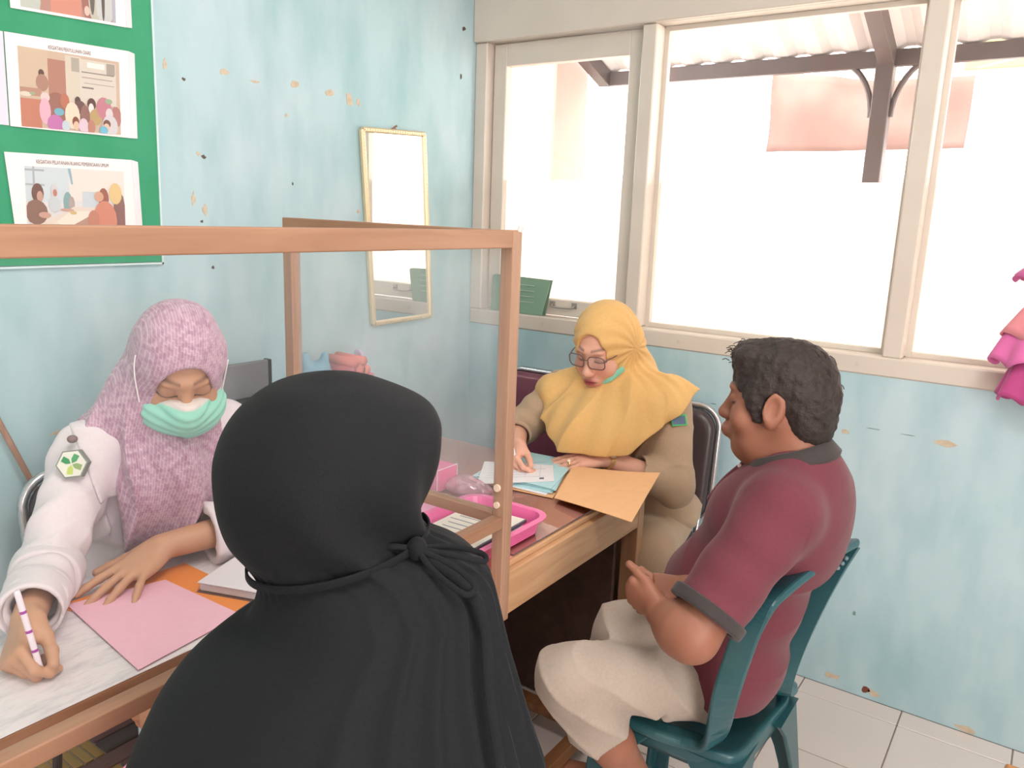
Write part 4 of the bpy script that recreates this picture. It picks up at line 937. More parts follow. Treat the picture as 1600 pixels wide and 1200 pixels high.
# =================================================================== people
TAU = 2*math.pi
def skin(name, c): return mat(name, c, .48, attr='Col', sss=.08, spec=.35)
def plane_cut(S, p, q, outd, low, k=.004):
    """cut away what lies beyond the plane through p, q and p+outd, on the side of `low`"""
    n = nrm(np.cross(np.asarray(q)-p, outd)); n = n if np.dot(n, np.asarray(low)-p) > 0 else -n
    S.cut(n, p, k)
def cloth(name, c, c2=None, sc=120, rough=.8, bumpv=.12):
    return mat(name, c, rough, noise=(sc, 3, .35), c2=c2 or tuple(max(0, x-8) for x in c), bump=(sc*2, bumpv), sheen=.15, spec=.25)
def crease(P, a, b, f, amp, seed=0):
    """wrinkles running around the limb a-b"""
    d = nrm(np.asarray(b)-a); t = (P-np.asarray(a, np.float32))@d.astype(np.float32)
    return amp*np.sin(t*f+2.2*wob(P, 16, seed)+seed)

# ------------------------------------------------------------------- 1. nurse in lilac hijab
nc = V3(.500, -1.640, 1.166); nM = fr((.77, -.36, -.50), (0.0, 0, 1)); NSK = (200, 152, 122)
Rw, Lw = Pd(44, 966, 1.325), V3(.560, -1.738, .806)
Re, Le, Rs, Ls = V3(.480, -1.925, .800), V3(.640, -1.470, .822), V3(.385, -1.795, .975), V3(.41, -1.480, .975)
S = Solid(); head(S, nc, nM, 1.04, ears=False)
S.cap(nc+nM@V3(0, -.03, -.06), V3(.40, -1.65, .99), .05, .055, .03)
S.ell((.36, -1.65, .87), (.10, .15, .14), k=.05).ell((.28, -1.64, .70), (.11, .14, .14), k=.05).ell((.20, -1.63, .62), (.13, .16, .10), k=.05)
S.chain([Rs, Re, Rw], [.045, .036, .025], .02).chain([Ls, Le, Lw], [.045, .038, .027], .02).cap(Rs, Ls, .05, k=.04)
for y, ky in ((-1.68, -1.665), (-1.54, -1.50)): S.chain([(.22, y, .60), (.60, ky, .60), (.56, ky, .20), (.56, ky, .12)], [.085, .058, .04, .035], .03).cap((.54, ky, .115), (.64, ky, .105), .03, .022, .02)
rd = nrm(Pd(14, 1042, 1.245)-Rw); rn = V3(-.30, -.66, .55)
hand(S, Rw, rd, rn, True, [(.75, 1.05, .75), (1.15, 1.3, .8), (1.25, 1.35, .8), (1.3, 1.35, .8)], (.16, .04, -.05, -.14), (.85, .30, -.55), (.25, .45))
ld = nrm(V3(.045, -.196, -.050))
hand(S, Lw, ld, V3(.20, -.02, 1), False, [(.10, .08, .05), (.10, .10, .05), (.08, .12, .05), (.05, .12, .08)], (.26, .04, -.12, -.55), (.75, .60, -.25), (.1, .2), sc=1.02)
v, f = S.mesh(.0032)
col = skin_paint(v, nc, nM, 1.04, NSK, (150, 84, 76), (104, 74, 58))
nurse = obj('person', (v, f), skin('skin_nurse', NSK), smooth=True, colors=col, loc=(.3, -1.66, .085), label='seated person in lilac hijab, green face mask and white blouse, writing at the desk', cat='person')
S = Solid()
S.ell((.365, -1.65, .87), (.125, .175, .15), k=.05).ell((.285, -1.64, .70), (.135, .165, .15), k=.05).ell((.20, -1.63, .60), (.155, .185, .11), k=.05).cap(Rs+V3(.0, .03, .005), Ls, .068, k=.04)
S.chain([Rs, Re], [.064, .056], .03).cap(Re, Re+(Rw-Re)*.84, .056, .048, .02)
S.chain([Ls, Le], [.066, .060], .03).cap(Le, Le+(Lw-Le)*.66, .060, .066, .02)
S.disp = lambda P: .0035*wob(P, 28, 1)+.0045*(np.abs(np.sin(30*(P[:, 2]-.8*P[:, 1]+.4*P[:, 0])+2.2*wob(P, 13, 6)))**.6-.7)*(P[:, 2] < .93)+crease(P, Rs, Re, 95, .0022, 1)*(P[:, 1] < -1.75)+crease(P, Re, Rw, 120, .0025, 2)*(P[:, 1] < -1.75)+crease(P, Le, Lw, 70, .003, 3)*(P[:, 0] > .5)
for a, b, t, r in ((Re, Rw, .84, .040), (Le, Lw, .66, .054)):
    d = nrm(b-a); p = a+(b-a)*t; S.cap(p-d*.045, p+d*.12, r*.92, r*1.05, .004, True); S.rbox(p+d*.085, (.12, .085, .12), fr(d), .002, .003, True)
wcl = cloth('white_blouse', (232, 222, 226), (224, 214, 220), 160, .75)
blouse = obj('blouse', S.mesh(.0042), wcl, nurse, smooth=True, label='white uniform blouse')
# folded-back cuffs
S = Solid(); d = nrm(Rw-Re); p = Re+(Rw-Re)*.76
S.cap(p-d*.05, p+d*.034, .058, .052, .01); S.disp = lambda P: .003*wob(P, 50, 4); S.cut(-d, p-d*.035); S.cut(d, p+d*.034); S.cap(p-d*.02, p+d*.1, .042, .046, .003, True)
obj('cuff', S.mesh(.0035), wcl, nurse, smooth=True)
S = Solid(); p0 = Re+(Rw-Re)*.12; S.cap(p0-d*.05, p0+d*.05, .066, .061, .01); S.disp = lambda P: .003*wob(P, 45, 6); S.cut(-d, p0-d*.03); S.cut(d, p0+d*.03)
obj('sleeve_roll', S.mesh(.004), wcl, nurse, smooth=True)
# hexagonal badge on the right sleeve, clover of green leaves
bc_ = Pd(112, 725, 1.555); bn_ = nrm(CAM-bc_+V3(-.3, -.8, .1)); bx = nrm(np.cross((0, 0, 1), bn_)); by = np.cross(bn_, bx)
def disc(c, n, pts, th): return prism([c+bx*x+by*y for x, y in pts], n, th)
hexp = lambda r: [(r*math.cos(math.radians(60*i+8)), r*math.sin(math.radians(60*i+8))) for i in range(6)]
bc_ = bc_-bn_*.016
bd = obj('badge', disc(bc_, bn_, hexp(.031), .016), mat('grey_stitch', (140, 146, 140), .8), nurse, label='hexagonal sleeve badge')
obj('badge_face', disc(bc_+bn_*.016, bn_, hexp(.028), .0008), mat('badge_cream', (232, 232, 220), .7), bd)
for ang, cl in ((150, (64, 150, 96)), (62, (84, 164, 110)), (262, (196, 216, 110)), (-20, (150, 178, 116))):
    a = math.radians(ang); u = (math.cos(a), math.sin(a)); w = (-u[1], u[0])
    q = [(u[0]*t+w[0]*s, u[1]*t+w[1]*s) for t, s in ((.002, 0), (.009, .0055), (.020, .0060), (.021, -.0050), (.009, -.0055))]
    obj('badge_leaf', disc(bc_+bn_*.0169, bn_, q, .0006), mat('leaf_%d' % (ang+40), cl, .7), bd)
S = Solid(); S.ell((.365, -1.65, .87), (.128, .178, .153), k=.05).cap(Rs+V3(.0, .03, .005), Ls, .0725, k=.04).cap(Rs, Re, .0685, .060, .03)
S.disp = lambda P: .0035*wob(P, 28, 1)+crease(P, Rs, Re, 95, .0022, 1)*(P[:, 1] < -1.75)
sn = np.cross(CRv*((104-800)/FPX)+CUv*(-(655-600)/FPX)+CFv, CRv*((152-800)/FPX)+CUv*(-(775-600)/FPX)+CFv); sn = sn if np.dot(sn, CRv) < 0 else -sn
S.cut(sn, CAM); S.cut((0, 0, -1), (0, 0, .90)); S.cut((-1, 0, 0), (.36, 0, 0))
obj('shoulder_flap', S.mesh(.004), wcl, nurse, smooth=True)
S = Solid(); S.ell(Pd(113, 686, 1.575), (.010, .010, .008)); obj('shoulder_button', S.mesh(.002), mat('brown_patch', (134, 114, 112), .7), nurse, smooth=True)
# trousers
S = Solid()
for y, ky in ((-1.68, -1.665), (-1.54, -1.50)): S.chain([(.22, y, .60), (.60, ky, .60), (.565, ky, .18)], [.105, .075, .062], .03)
S.ell((.2, -1.63, .60), (.15, .18, .10), k=.04); S.cut((0, 0, -1), (0, 0, .16)); S.disp = lambda P: .004*wob(P, 24, 2)
obj('trousers', S.mesh(.007), cloth('white_trousers', (222, 214, 218)), nurse, smooth=True)
# hijab: hood and front drape
lil = bpy.data.materials.new('lilac_print_fabric'); lil.use_nodes = True
_nt = lil.node_tree; _N = _nt.nodes; _L = _nt.links; _b = _N['Principled BSDF']; _b.inputs['Roughness'].default_value = .8; _b.inputs['Sheen Weight'].default_value = .2; _b.inputs['Specular IOR Level'].default_value = .2
_tc = _N.new('ShaderNodeTexCoord'); _br = _N.new('ShaderNodeTexBrick'); _br.inputs['Scale'].default_value = 46; _br.inputs['Mortar Size'].default_value = .035
_mp = _N.new('ShaderNodeMapping'); _mp.inputs['Rotation'].default_value = (.5, .9, .35); _L.new(_tc.outputs['Object'], _mp.inputs['Vector']); _L.new(_mp.outputs['Vector'], _br.inputs['Vector'])
_br.inputs['Color1'].default_value = (*lin((184, 152, 172)), 1); _br.inputs['Color2'].default_value = (*lin((192, 160, 178)), 1); _br.inputs['Mortar'].default_value = (*lin((210, 180, 196)), 1)
_n = _N.new('ShaderNodeTexNoise'); _n.inputs['Scale'].default_value = 70; _n.inputs['Detail'].default_value = 6; _L.new(_tc.outputs['Object'], _n.inputs['Vector'])
_r = _N.new('ShaderNodeValToRGB'); _r.color_ramp.elements[0].position = .46; _r.color_ramp.elements[1].position = .62; _r.color_ramp.elements[0].color = (1, 1, 1, 1); _r.color_ramp.elements[1].color = (*lin((228, 212, 222)), 1); _L.new(_n.outputs['Fac'], _r.inputs['Fac'])
_m = _N.new('ShaderNodeMix'); _m.data_type = 'RGBA'; _m.blend_type = 'MULTIPLY'; _m.inputs[0].default_value = .9; _L.new(_br.outputs['Color'], _m.inputs[6]); _L.new(_r.outputs['Color'], _m.inputs[7]); _L.new(_m.outputs[2], _b.inputs['Base Color'])
W = lambda x, y, z: nc+nM@V3(x, y, z)
S = Solid()
S.ell(W(0, -.018, .018), (.096, .120, .116), nM, .02).ell(W(0, .0, -.095), (.086, .088, .075), nM, .05)
S.ell(W(0, -.07, -.04), (.085, .07, .09), nM, .04)
S.ell(W(0, .125, -.030), (.070, .092, .106), nM, .006, True)
S.cap(W(0, .0, -.12), (.475, -1.655, .93), .080, .105, .03).ell((.475, -1.665, .885), (.072, .118, .15), k=.05)
S.cap((.44, -1.66, 1.10), (.385, -1.765, 1.015), .075, .05, .05).cap((.44, -1.64, 1.10), (.39, -1.54, 1.02), .075, .05, .05).cap((.40, -1.66, 1.08), (.33, -1.66, .95), .08, .06, .05)
def nfold(P):
    q = (P-nc.astype(np.float32))@nM.astype(np.float32); a = np.arctan2(P[:, 1]+1.66+.02*np.sin(P[:, 2]*20), P[:, 0]-.36)
    low = np.clip((1.10-P[:, 2])/.12, 0, 1)
    return low*(.030*(np.abs(np.sin(a*5.5+.6*np.sin(P[:, 2]*11)+.6))**.7-.6)+.004*np.sin(a*19+2*np.sin(P[:, 2]*8)))+(1-low)*.0018*np.sin(q[:, 2]*60+q[:, 0]*40+2*wob(P, 14, 5))
S.disp = nfold
S.cut((0, 0, -1), (0, 0, .775))
nhj = obj('hijab', S.mesh(.0036), lil, nurse, smooth=True, label='lilac printed hijab')
# face mask
S = Solid()
S.ell(W(0, .030, -.072), (.092, .094, .070), nM, .02).ell(W(0, .100, -.040), (.034, .046, .042), nM, .03)
S.disp = lambda P: .0011*np.sin(((P-nc.astype(np.float32))@nM.astype(np.float32))[:, 2]*330)+.0018*wob(P, 55, 8)
S.cut(nM@V3(0, -1, 0), W(0, .030, 0)); S.cut(nM@V3(0, -.30, 1), W(0, .095, -.012))
v, f = S.mesh(.0026)
q = (v-nc)@nM; top = np.clip((q[:, 2]-.30*(q[:, 1]-.095)+.0220)/.0022, 0, 1)[:, None]
colm = np.array(lin((156, 222, 204)))*(1-top)+np.array(lin((228, 218, 214)))*top
obj('face_mask', (v, f), mat('mint_mask', (156, 222, 204), .7, attr='Col'), nurse, smooth=True, colors=colm, label='mint green surgical mask with white upper edge')
for lp in (((219, 628), (216, 610), (213, 590), (212, 570), (214, 555)), ((338, 630), (344, 612), (349, 595), (353, 578), (354, 562))):
    q = [p for p in (surf(nhj, x, y, .003)[0] for x, y in lp) if p is not None]
    if len(q) > 2: obj('ear_loop', tube(smoothpath(q, 5), .0016, 6), mat('white_elastic', (240, 232, 234), .7), nurse, smooth=True)
# pen
pt = Pz(67, 1058, .758); pe0 = Pd(28, 930, 1.225); pe = pt+nrm(pe0-pt)*.150
pen = obj('pen', sweep([pt+(pe-pt)*t for t in (0, .06, .10, .97, 1)], circ(.0048, 10), scale=[.2, .6, 1, 1, .7]), mat('white_pen', (238, 226, 236), .3), smooth=False, label='white pen with purple stripes held in the right hand of the nurse', cat='pen')
for t in (.30, .52, .74):
    obj('stripe', sweep([pt+(pe-pt)*t, pt+(pe-pt)*(t+.03)], circ(.0051, 10)), mat('purple_stripe', (168, 60, 160), .3), pen)

# ------------------------------------------------------------------- 2. woman in yellow hijab
yc = V3(.868, -.437, 1.112); yM = fr((-.03, -.92, -.30), (0.03, 0, 1)); YSK = (226, 172, 150)
W = lambda x, y, z: yc+yM@V3(x, y, z)
YLs, YRs = V3(1.055, -.345, .945), V3(.715, -.420, .940)
YLe, YRe = V3(1.120, -.415, .715), V3(.605, -.520, .815)
YLw, YRw = V3(.965, -.560, .803), V3(.728, -.690, .824)
S = Solid(); head(S, yc, yM, 1.02, ears=False, plump=.004)
S.cap(W(0, -.03, -.06), V3(.885, -.37, .98), .052, .06, .03)
S.ell((.89, -.37, .87), (.15, .105, .14), k=.05).ell((.92, -.32, .70), (.15, .12, .14), k=.05).ell((.94, -.28, .56), (.17, .14, .11), k=.05)
S.chain([YLs, YLe, YLw], [.045, .042, .028], .02).chain([YRs, YRe, YRw], [.045, .040, .026], .02).cap(YLs, YRs, .05, k=.04)
for x, kx in ((1.01, 1.09), (.88, .90)): S.chain([(x, -.28, .52), (kx, -.50, .50), (kx, -.47, .12)], [.080, .058, .036], .03).cap((kx, -.45, .055), (kx, -.56, .03), .03, .022, .02)
hand(S, YLw, nrm(V3(-.145, -.082, -.022)), V3(-.1, -.35, .95), False, [(.15, .10, .05), (.16, .12, .05), (.18, .12, .05), (.22, .15, .05)], (.10, .02, -.06, -.16), (.8, .5, -.3), (.1, .2), sc=.98)
hand(S, YRw, nrm(V3(.035, -.08, -.035)), V3(-.70, -.25, .6), True, [(.75, 1.0, .6), (1.1, 1.2, .7), (1.2, 1.3, .8), (1.25, 1.3, .8)], (.15, .04, -.05, -.14), (.85, .30, -.5), (.25, .4), sc=.95)
v, f = S.mesh(.0032)
col = skin_paint(v, yc, yM, 1.02, YSK, (176, 88, 96), (104, 78, 66), flush=(226, 150, 136))
yel = obj('person', (v, f), skin('skin_yellow', YSK), smooth=True, colors=col, loc=(.93, -.3, 0), label='seated person in yellow hijab, khaki uniform and glasses, writing at the desk end', cat='person')
kh = cloth('khaki_uniform', (186, 160, 134), (178, 152, 126), 150, .75)
S = Solid()
S.ell((.89, -.37, .87), (.175, .125, .15), k=.05).ell((.925, -.315, .70), (.18, .145, .15), k=.05).ell((.95, -.275, .58), (.205, .165, .10), k=.05).cap(YLs, YRs, .068, k=.04)
S.chain([YLs, YLe], [.072, .066], .03).cap(YLe, YLe+(YLw-YLe)*.55, .064, .052, .02)
S.chain([YRs, YRe], [.070, .060], .03).cap(YRe, YRe+(YRw-YRe)*.42, .060, .050, .02)
S.disp = lambda P: .0035*wob(P, 26, 3)+crease(P, YLs, YLe, 62, .0014, 2)*(P[:, 0] > 1.0)+crease(P, YLe, YLw, 80, .0016, 5)*(P[:, 0] > .95)+.002*wob(P, 48, 9)+.006*(np.abs(np.sin(24*(P[:, 2]-.7*P[:, 0]+.5*P[:, 1])+2.4*wob(P, 12, 6)))**.6-.7)+crease(P, YRs, YRe, 90, .0025, 1)*(P[:, 0] < .72)
for a, b, t, r in ((YLe, YLw, .55, .041), (YRe, YRw, .42, .040)):
    d = nrm(b-a); p = a+(b-a)*t; S.cap(p-d*.04, p+d*.12, r, r*1.05, .004, True); S.rbox(p+d*.082, (.10, .08, .10), fr(d), .002, .003, True)
S.cut((.1, -.1, -1), (.95, -.3, .515))
ybl = obj('blouse', S.mesh(.0045), kh, yel, smooth=True, label='khaki uniform blouse')
S = Solid()
for x, kx in ((1.01, 1.09), (.88, .90)): S.chain([(x, -.28, .525), (kx, -.500, .515), (kx, -.475, .14)], [.110, .082, .075], .04)
S.ell((.945, -.28, .545), (.19, .155, .10), k=.04).cap((1.06, -.48, .47), (.90, -.48, .47), .07, k=.05).cap((1.06, -.47, .3), (.90, -.47, .3), .06, k=.05)
S.cut((0, 0, -1), (0, 0, .13)); S.disp = lambda P: .005*wob(P, 22, 7)
obj('skirt', S.mesh(.006), cloth('khaki_skirt', (190, 164, 138), (182, 156, 130)), yel, smooth=True)
# yellow hijab with pointed cape
yl_m = cloth('yellow_fabric', (230, 187, 122), (222, 177, 112), 110, .75, .08)
S = Solid()
S.ell(W(0, -.020, .030), (.095, .116, .114), yM, .02).ell(W(0, .004, -.095), (.088, .086, .070), yM, .05).ell(W(0, -.085, -.055), (.095, .07, .11), yM, .05)
S.cap(W(.03, -.10, -.06), W(.10, -.09, -.14), .055, .025, .04)
S.ell(W(-.003, .132, -.012), (.063, .097, .108), yM, .006, True)
S.cap(W(0, -.045, -.165), V3(.885, -.42, .90), .062, .12, .02)
S.ell((.882, -.460, .855), (.200, .150, .130), k=.04).ell((.885, -.50, .82), (.165, .115, .11), k=.04)
S.cap((.94, -.35, .985), (1.06, -.345, .965), .075, .068, .03).cap((.98, -.41, .925), (1.07, -.385, .935), .105, .072, .04).cap((1.06, -.345, .995), (1.145, -.318, 1.004), .040, .004, .03)
S.cap((.83, -.39, .985), (.715, -.455, .945), .075, .068, .03).cap((.89, -.30, 1.0), (.89, -.27, .90), .1, .08, .04)
def yfold(P):
    q = (P-yc.astype(np.float32))@yM.astype(np.float32); a = np.arctan2(P[:, 0]-.885+.015*np.sin(P[:, 2]*18), -(P[:, 1]+.30))
    low = np.clip((1.05-P[:, 2])/.14, 0, 1); fr_ = np.clip((-P[:, 1]-.36)/.08, 0, 1)
    hoodf = .0022*np.sin(np.arctan2(q[:, 2]-.0, q[:, 1]+.03)*16+q[:, 0]*60+1.2*wob(P, 12, 2))*np.clip(np.abs(q[:, 0])/.05, 0, 1)
    return low*(.017*fr_*(np.abs(np.sin(a*6.5+.6*np.sin(P[:, 2]*10)+.3))**.7-.6)+.004*np.sin(a*21+1.4*np.sin(P[:, 2]*13)+1))+(1-low)*hoodf
S.disp = yfold
A, B_, C_, D_ = V3(1.035, -.560, .824), V3(1.122, -.335, .985), V3(.800, -.640, .806), V3(.672, -.500, .925)
plane_cut(S, A, B_, V3(.8, -.5, .0), V3(1.1, -.5, .5)); plane_cut(S, C_, D_, V3(-.8, -.5, 0), V3(.6, -.6, .5)); plane_cut(S, C_, A, V3(0, -1, 0), V3(.9, -.6, .3))
yh = obj('hijab', S.mesh(.0036), yl_m, yel, smooth=True, label='yellow hijab with a pointed cape hem')
# shoulder patch (green edged)
pc0, pn = surf(ybl, 1064, 658, -.002); px_ = nrm(np.cross((0, 0, 1), pn)); py_ = np.cross(pn, px_)
pt_ = obj('sleeve_patch', prism([pc0+px_*x+py_*y for x, y in ((-.034, -.014), (.018, -.014), (.018, .020), (-.034, .016))], pn, .006), mat('patch_green', (84, 190, 112), .7), yel, label='green edged sleeve patch')
obj('patch_field', prism([pc0+pn*.0062+px_*x+py_*y for x, y in ((-.032, -.010), (.013, -.010), (.013, .015), (-.032, .012))], pn, .0008), mat('patch_blue', (92, 112, 140), .7), pt_)
# glasses
gl = empty('glasses', W(0, .105, 0), 'brown framed glasses on the face of the woman in yellow hijab', 'glasses')
brn = mat('brown_frame', (112, 84, 78), .4)
for s in (-1, 1):
    P = [W(s*.0345+x, .1105-abs(x+s*.0345)*.13, .001+z) for x, z in rrect(.054, .040, .014, 4)]
    obj('rim', tube(P, .0019, 6, True), brn, gl, smooth=True)
    obj('lens', (np.array(P), [tuple(range(len(P)))]), clear_mat('lens_clear', (246, 244, 244), .04, .10), gl)
    obj('temple', tube([W(s*.0615, .1025, .011), W(s*.074, .06, .010), W(s*.078, -.01, .010)], .0018, 6), brn, gl, smooth=True)
obj('bridge', tube(smoothpath([W(-.0085, .1095, .007), W(0, .114, .011), W(.0085, .1095, .007)], 4), .0018, 6), brn, gl, smooth=True)
# mask pulled under the chin
mp_ = [p for p in (surf(yh, x, y, .006)[0] for x, y in ((926, 599), (934, 600), (943, 597), (952, 592), (961, 586), (968, 580), (973, 575))) if p is not None]
obj('chin_mask', sweep(smoothpath(mp_, 4), rrect(.005, .019, .002, 2), up=tuple(nrm(V3(.15, -.1, 1)))), mat('mint_fabric', (140, 214, 190), .7), yel, smooth=True, label='mint mask pulled under the chin')
# watch and ring
wd_ = nrm(YLw-YLe); wp = YLw-wd_*.012; wu = nrm(V3(-.1, -.45, .9)-wd_*np.dot(V3(-.1, -.45, .9), wd_)); wr = np.cross(wd_, wu)
watch = empty('wristwatch', wp, 'gold wristwatch with a white dial on the wrist of the woman in yellow', 'watch')
gd = mat('gold_metal', (216, 176, 120), .3, metal=.6)
obj('band', sweep([wp+(wr*math.cos(t)+wu*math.sin(t))*.0315 for t in np.linspace(0, TAU, 25)[:-1]], rrect(.0035, .013, .0015, 2), up=tuple(wd_), closed=True), gd, watch, smooth=True)
nn_ = nrm(wu*.8+V3(.3, -.7, .3)); cc_ = wp+nn_*.033
def cyl(c, n, r, h, m=20):
    x = nrm(np.cross(n, (0.2, 0.1, 1))); y = np.cross(n, x)
    return prism([c+x*r*math.cos(TAU*i/m)+y*r*math.sin(TAU*i/m) for i in range(m)], n, h)
obj('case', cyl(cc_-nn_*.003, nn_, .0155, .007), gd, watch)
dl = obj('dial', cyl(cc_+nn_*.0041, nn_, .0125, .0005), mat('white_dial', (240, 236, 228), .3), watch)
obj('watch_hand', merge(prism([cc_+nn_*.0048, cc_+nn_*.0048+wr*.0015, cc_+nn_*.0048+wd_*.008], nn_, .0003), prism([cc_+nn_*.0048, cc_+nn_*.0048+wd_*.0015, cc_+nn_*.0048+wr*.006], nn_, .0003)), mat('black_plastic', (52, 54, 58), .4), dl)
hd_ = nrm(V3(-.145, -.082, -.022)); rp = YLw+hd_*.108+nrm(np.cross(hd_, (0, -.3, 1)))*-.0+V3(0, -.02, .0)
ring = obj('finger_ring', sweep([YLw+hd_*.106+V3(.004, -.016, -.006)+(nrm(np.cross(hd_, V3(0, 0, 1)))*math.cos(t)+V3(0, 0, 1)*math.sin(t))*.0108 for t in np.linspace(0, TAU, 17)[:-1]], rrect(.002, .005, .001, 2), up=tuple(hd_), closed=True), gd, label='gold ring with a pale stone on the resting hand of the woman in yellow', cat='ring')
S = Solid(); S.ell(YLw+hd_*.106+V3(.004, -.021, .005), (.006, .006, .005)); obj('stone', S.mesh(.0018), mat('pale_stone', (246, 236, 214), .2), ring, smooth=True)
pt = Pz(809, 734, .7765); pe = pt+nrm(V3(-.25, -.06, .95))*.14
pn2 = obj('pen', sweep([pt+(pe-pt)*t for t in (0, .08, .12, 1)], circ(.0042, 8), scale=[.25, .7, 1, 1]), mat('clear_white_pen', (226, 226, 234), .25), label='white pen with a dark tip in the writing hand of the woman in yellow', cat='pen')
obj('tip', sweep([pt-(pe-pt)*.002, pt+(pe-pt)*.09], circ(.0036, 8), scale=[.3, 1]), mat('dark_tip', (70, 70, 86), .3), pn2)

# ------------------------------------------------------------------- 3. man in the maroon shirt
mc_ = Pd(1216, 624, 1.635); mM = fr((-1, -.05, -.06), (0.0, 0.0, 1)); MSK = (148, 98, 78)
W = lambda x, y, z: mc_+mM@V3(x, y, z)*1.03
MLs, MRs = V3(1.615, -1.085, .950), V3(1.615, -.790, .935)
MLe, MRe = Pd(1080, 992, 1.500), V3(1.56, -.70, .75)
MLw, MRw = Pd(1032, 958, 1.560), Pd(1076, 920, 1.680)
MLk, MRk = V3(1.300, -1.320, .590), V3(1.321, -1.106, .600)
MLa, MRa = V3(1.42, -1.03, .085), V3(1.20, -.90, .085)
MLh, MRh = V3(1.485, -1.03, .500), V3(1.50, -.86, .505)
S = Solid(); head(S, mc_, mM, 1.03, plump=.012, lips=1.15)
S.ell(W(0, .095, -.070), V3(.024, .018, .016)*1.03, mM, .012)
S.ell(W(0, .025, -.115), V3(.045, .045, .03), mM, .04)
S.cap(W(0, -.03, -.05), V3(1.605, -.955, 1.01), .062, .066, .03)
S.ell((1.59, -.935, .87), (.10, .15, .13), k=.05).ell((1.52, -.945, .70), (.12, .145, .14), k=.05).ell((1.50, -.945, .53), (.12, .15, .10), k=.05)
S.cap(MLs, MRs, .055, k=.04)
S.cap(MLs, MLe, .052, .050, .02).cap(MLe, MLe+(MLw-MLe)*.35, .050, .050, .02).cap(MLe+(MLw-MLe)*.35, MLw, .050, .030, .02)
S.cap(MRs, MRe, .052, .046, .02).cap(MRe, MRw, .048, .029, .02)
for h_, k_, a_ in ((MLh, MLk, MLa), (MRh, MRk, MRa)):
    c_ = k_+(a_-k_)*.38; S.chain([h_, k_], [.072, .052], .03).chain([k_, c_+V3(.01, 0, 0), a_], [.046, .046, .034], .02)
    S.cap(a_+V3(.02, 0, -.05), a_+V3(-.13, -.02, -.06), .034, .024, .02)
hl = nrm(Pd(990, 925, 1.60)-MLw)
hand(S, MLw, hl, V3(-.25, -.80, -.15), False, [(1.35, 1.6, 1.1), (1.4, 1.6, 1.1), (1.45, 1.6, 1.1), (1.5, 1.6, 1.1)], (.1, .02, -.05, -.1), (.85, .42, -.1), (.75, .8), sc=.92)
hr = nrm(Pd(1012, 914, 1.66)-MRw)
hand(S, MRw, hr, V3(-.15, -.55, .80), True, [(.7, 1.2, .8), (.75, 1.2, .8), (.8, 1.2, .8), (.85, 1.2, .8)], (.1, .02, -.05, -.1), (.8, .45, .1), (.1, .1), sc=.95)
v, f = S.mesh(.0033)
col = skin_paint(v, mc_, mM, 1.03, MSK, (142, 84, 76), (58, 46, 42))
man = obj('person', (v, f), skin('skin_man', MSK), smooth=True, colors=col, loc=(1.5, -.95, 0), label='seated person in maroon polo shirt and grey trousers, in profile on the teal chair', cat='person')
# hair
S = Solid()
S.ell(W(0, -.012, .040), V3(.084, .104, .088), mM, .02).ell(W(0, -.062, -.015), V3(.072, .056, .082), mM, .03).ell(W(0, .050, .085), V3(.062, .046, .034), mM, .025)
for s in (-1, 1): S.ell(W(s*.066, .018, .010), V3(.018, .030, .042), mM, .015).cap(W(s*.068, .030, .010), W(s*.069, .021, -.030), .016, .006, .012)
S.disp = lambda P: .0022*wob(P, 210, 2)+.0025*wob(P, 95, 5)+.0012*wob(P, 420, 1)
S.ell(W(0, .140, -.035), V3(.12, .078, .098), mM, .008, True)
for s in (-1, 1): S.ell(W(s*.088, -.010, -.016), V3(.022, .022, .040), mM, .005, True)
S.cut(mM@V3(0, -.35, -1), W(0, -.08, -.090))
hair_m = mat('dark_hair', (58, 47, 45), .55, noise=(90, 4, .3), c2=(42, 34, 33), bump=(240, .5), sheen=.04, spec=.3)
hair = obj('hair', S.mesh(.0028), hair_m, man, smooth=True)
strands = []
for k in range(90):
    a = rng.uniform(-.9, .9); fr_t = k < 46
    if fr_t:
        x = rng.uniform(-.055, .055); p0 = W(x, .085+rng.uniform(-.03, .006), .098+rng.uniform(-.03, .012)); dr = nrm(mM@V3(rng.uniform(-.4, .4), rng.uniform(.2, 1.0), rng.uniform(-.1, .8)))
        L_ = rng.uniform(.012, .026)
    else:
        t = rng.uniform(-.9, 1.0); p0 = W(rng.uniform(-.06, .06), -.105*math.cos(t*.9)+.0, .03+.105*math.sin(t)); dr = nrm(mM@V3(rng.uniform(-.4, .4), -.8, -.6)); L_ = rng.uniform(.008, .018)
    q1 = p0+dr*L_*.6; q2 = q1+nrm(dr+mM@V3(0, .2, -.9))*L_*.5
    strands.append(sweep(smoothpath([p0, q1, q2], 2), circ(.0009, 4), up=(.2, .3, 1)))
pb_ = W(0, -.098, -.088)
strands.append(sweep(smoothpath([pb_, pb_+V3(.018, -.004, -.012), pb_+V3(.016, -.006, -.035), pb_+V3(.004, -.006, -.048)], 4), circ(.0018, 5), up=(.2, 1, .3)))
obj('strand', merge(*strands), hair_m, hair, kind='stuff')
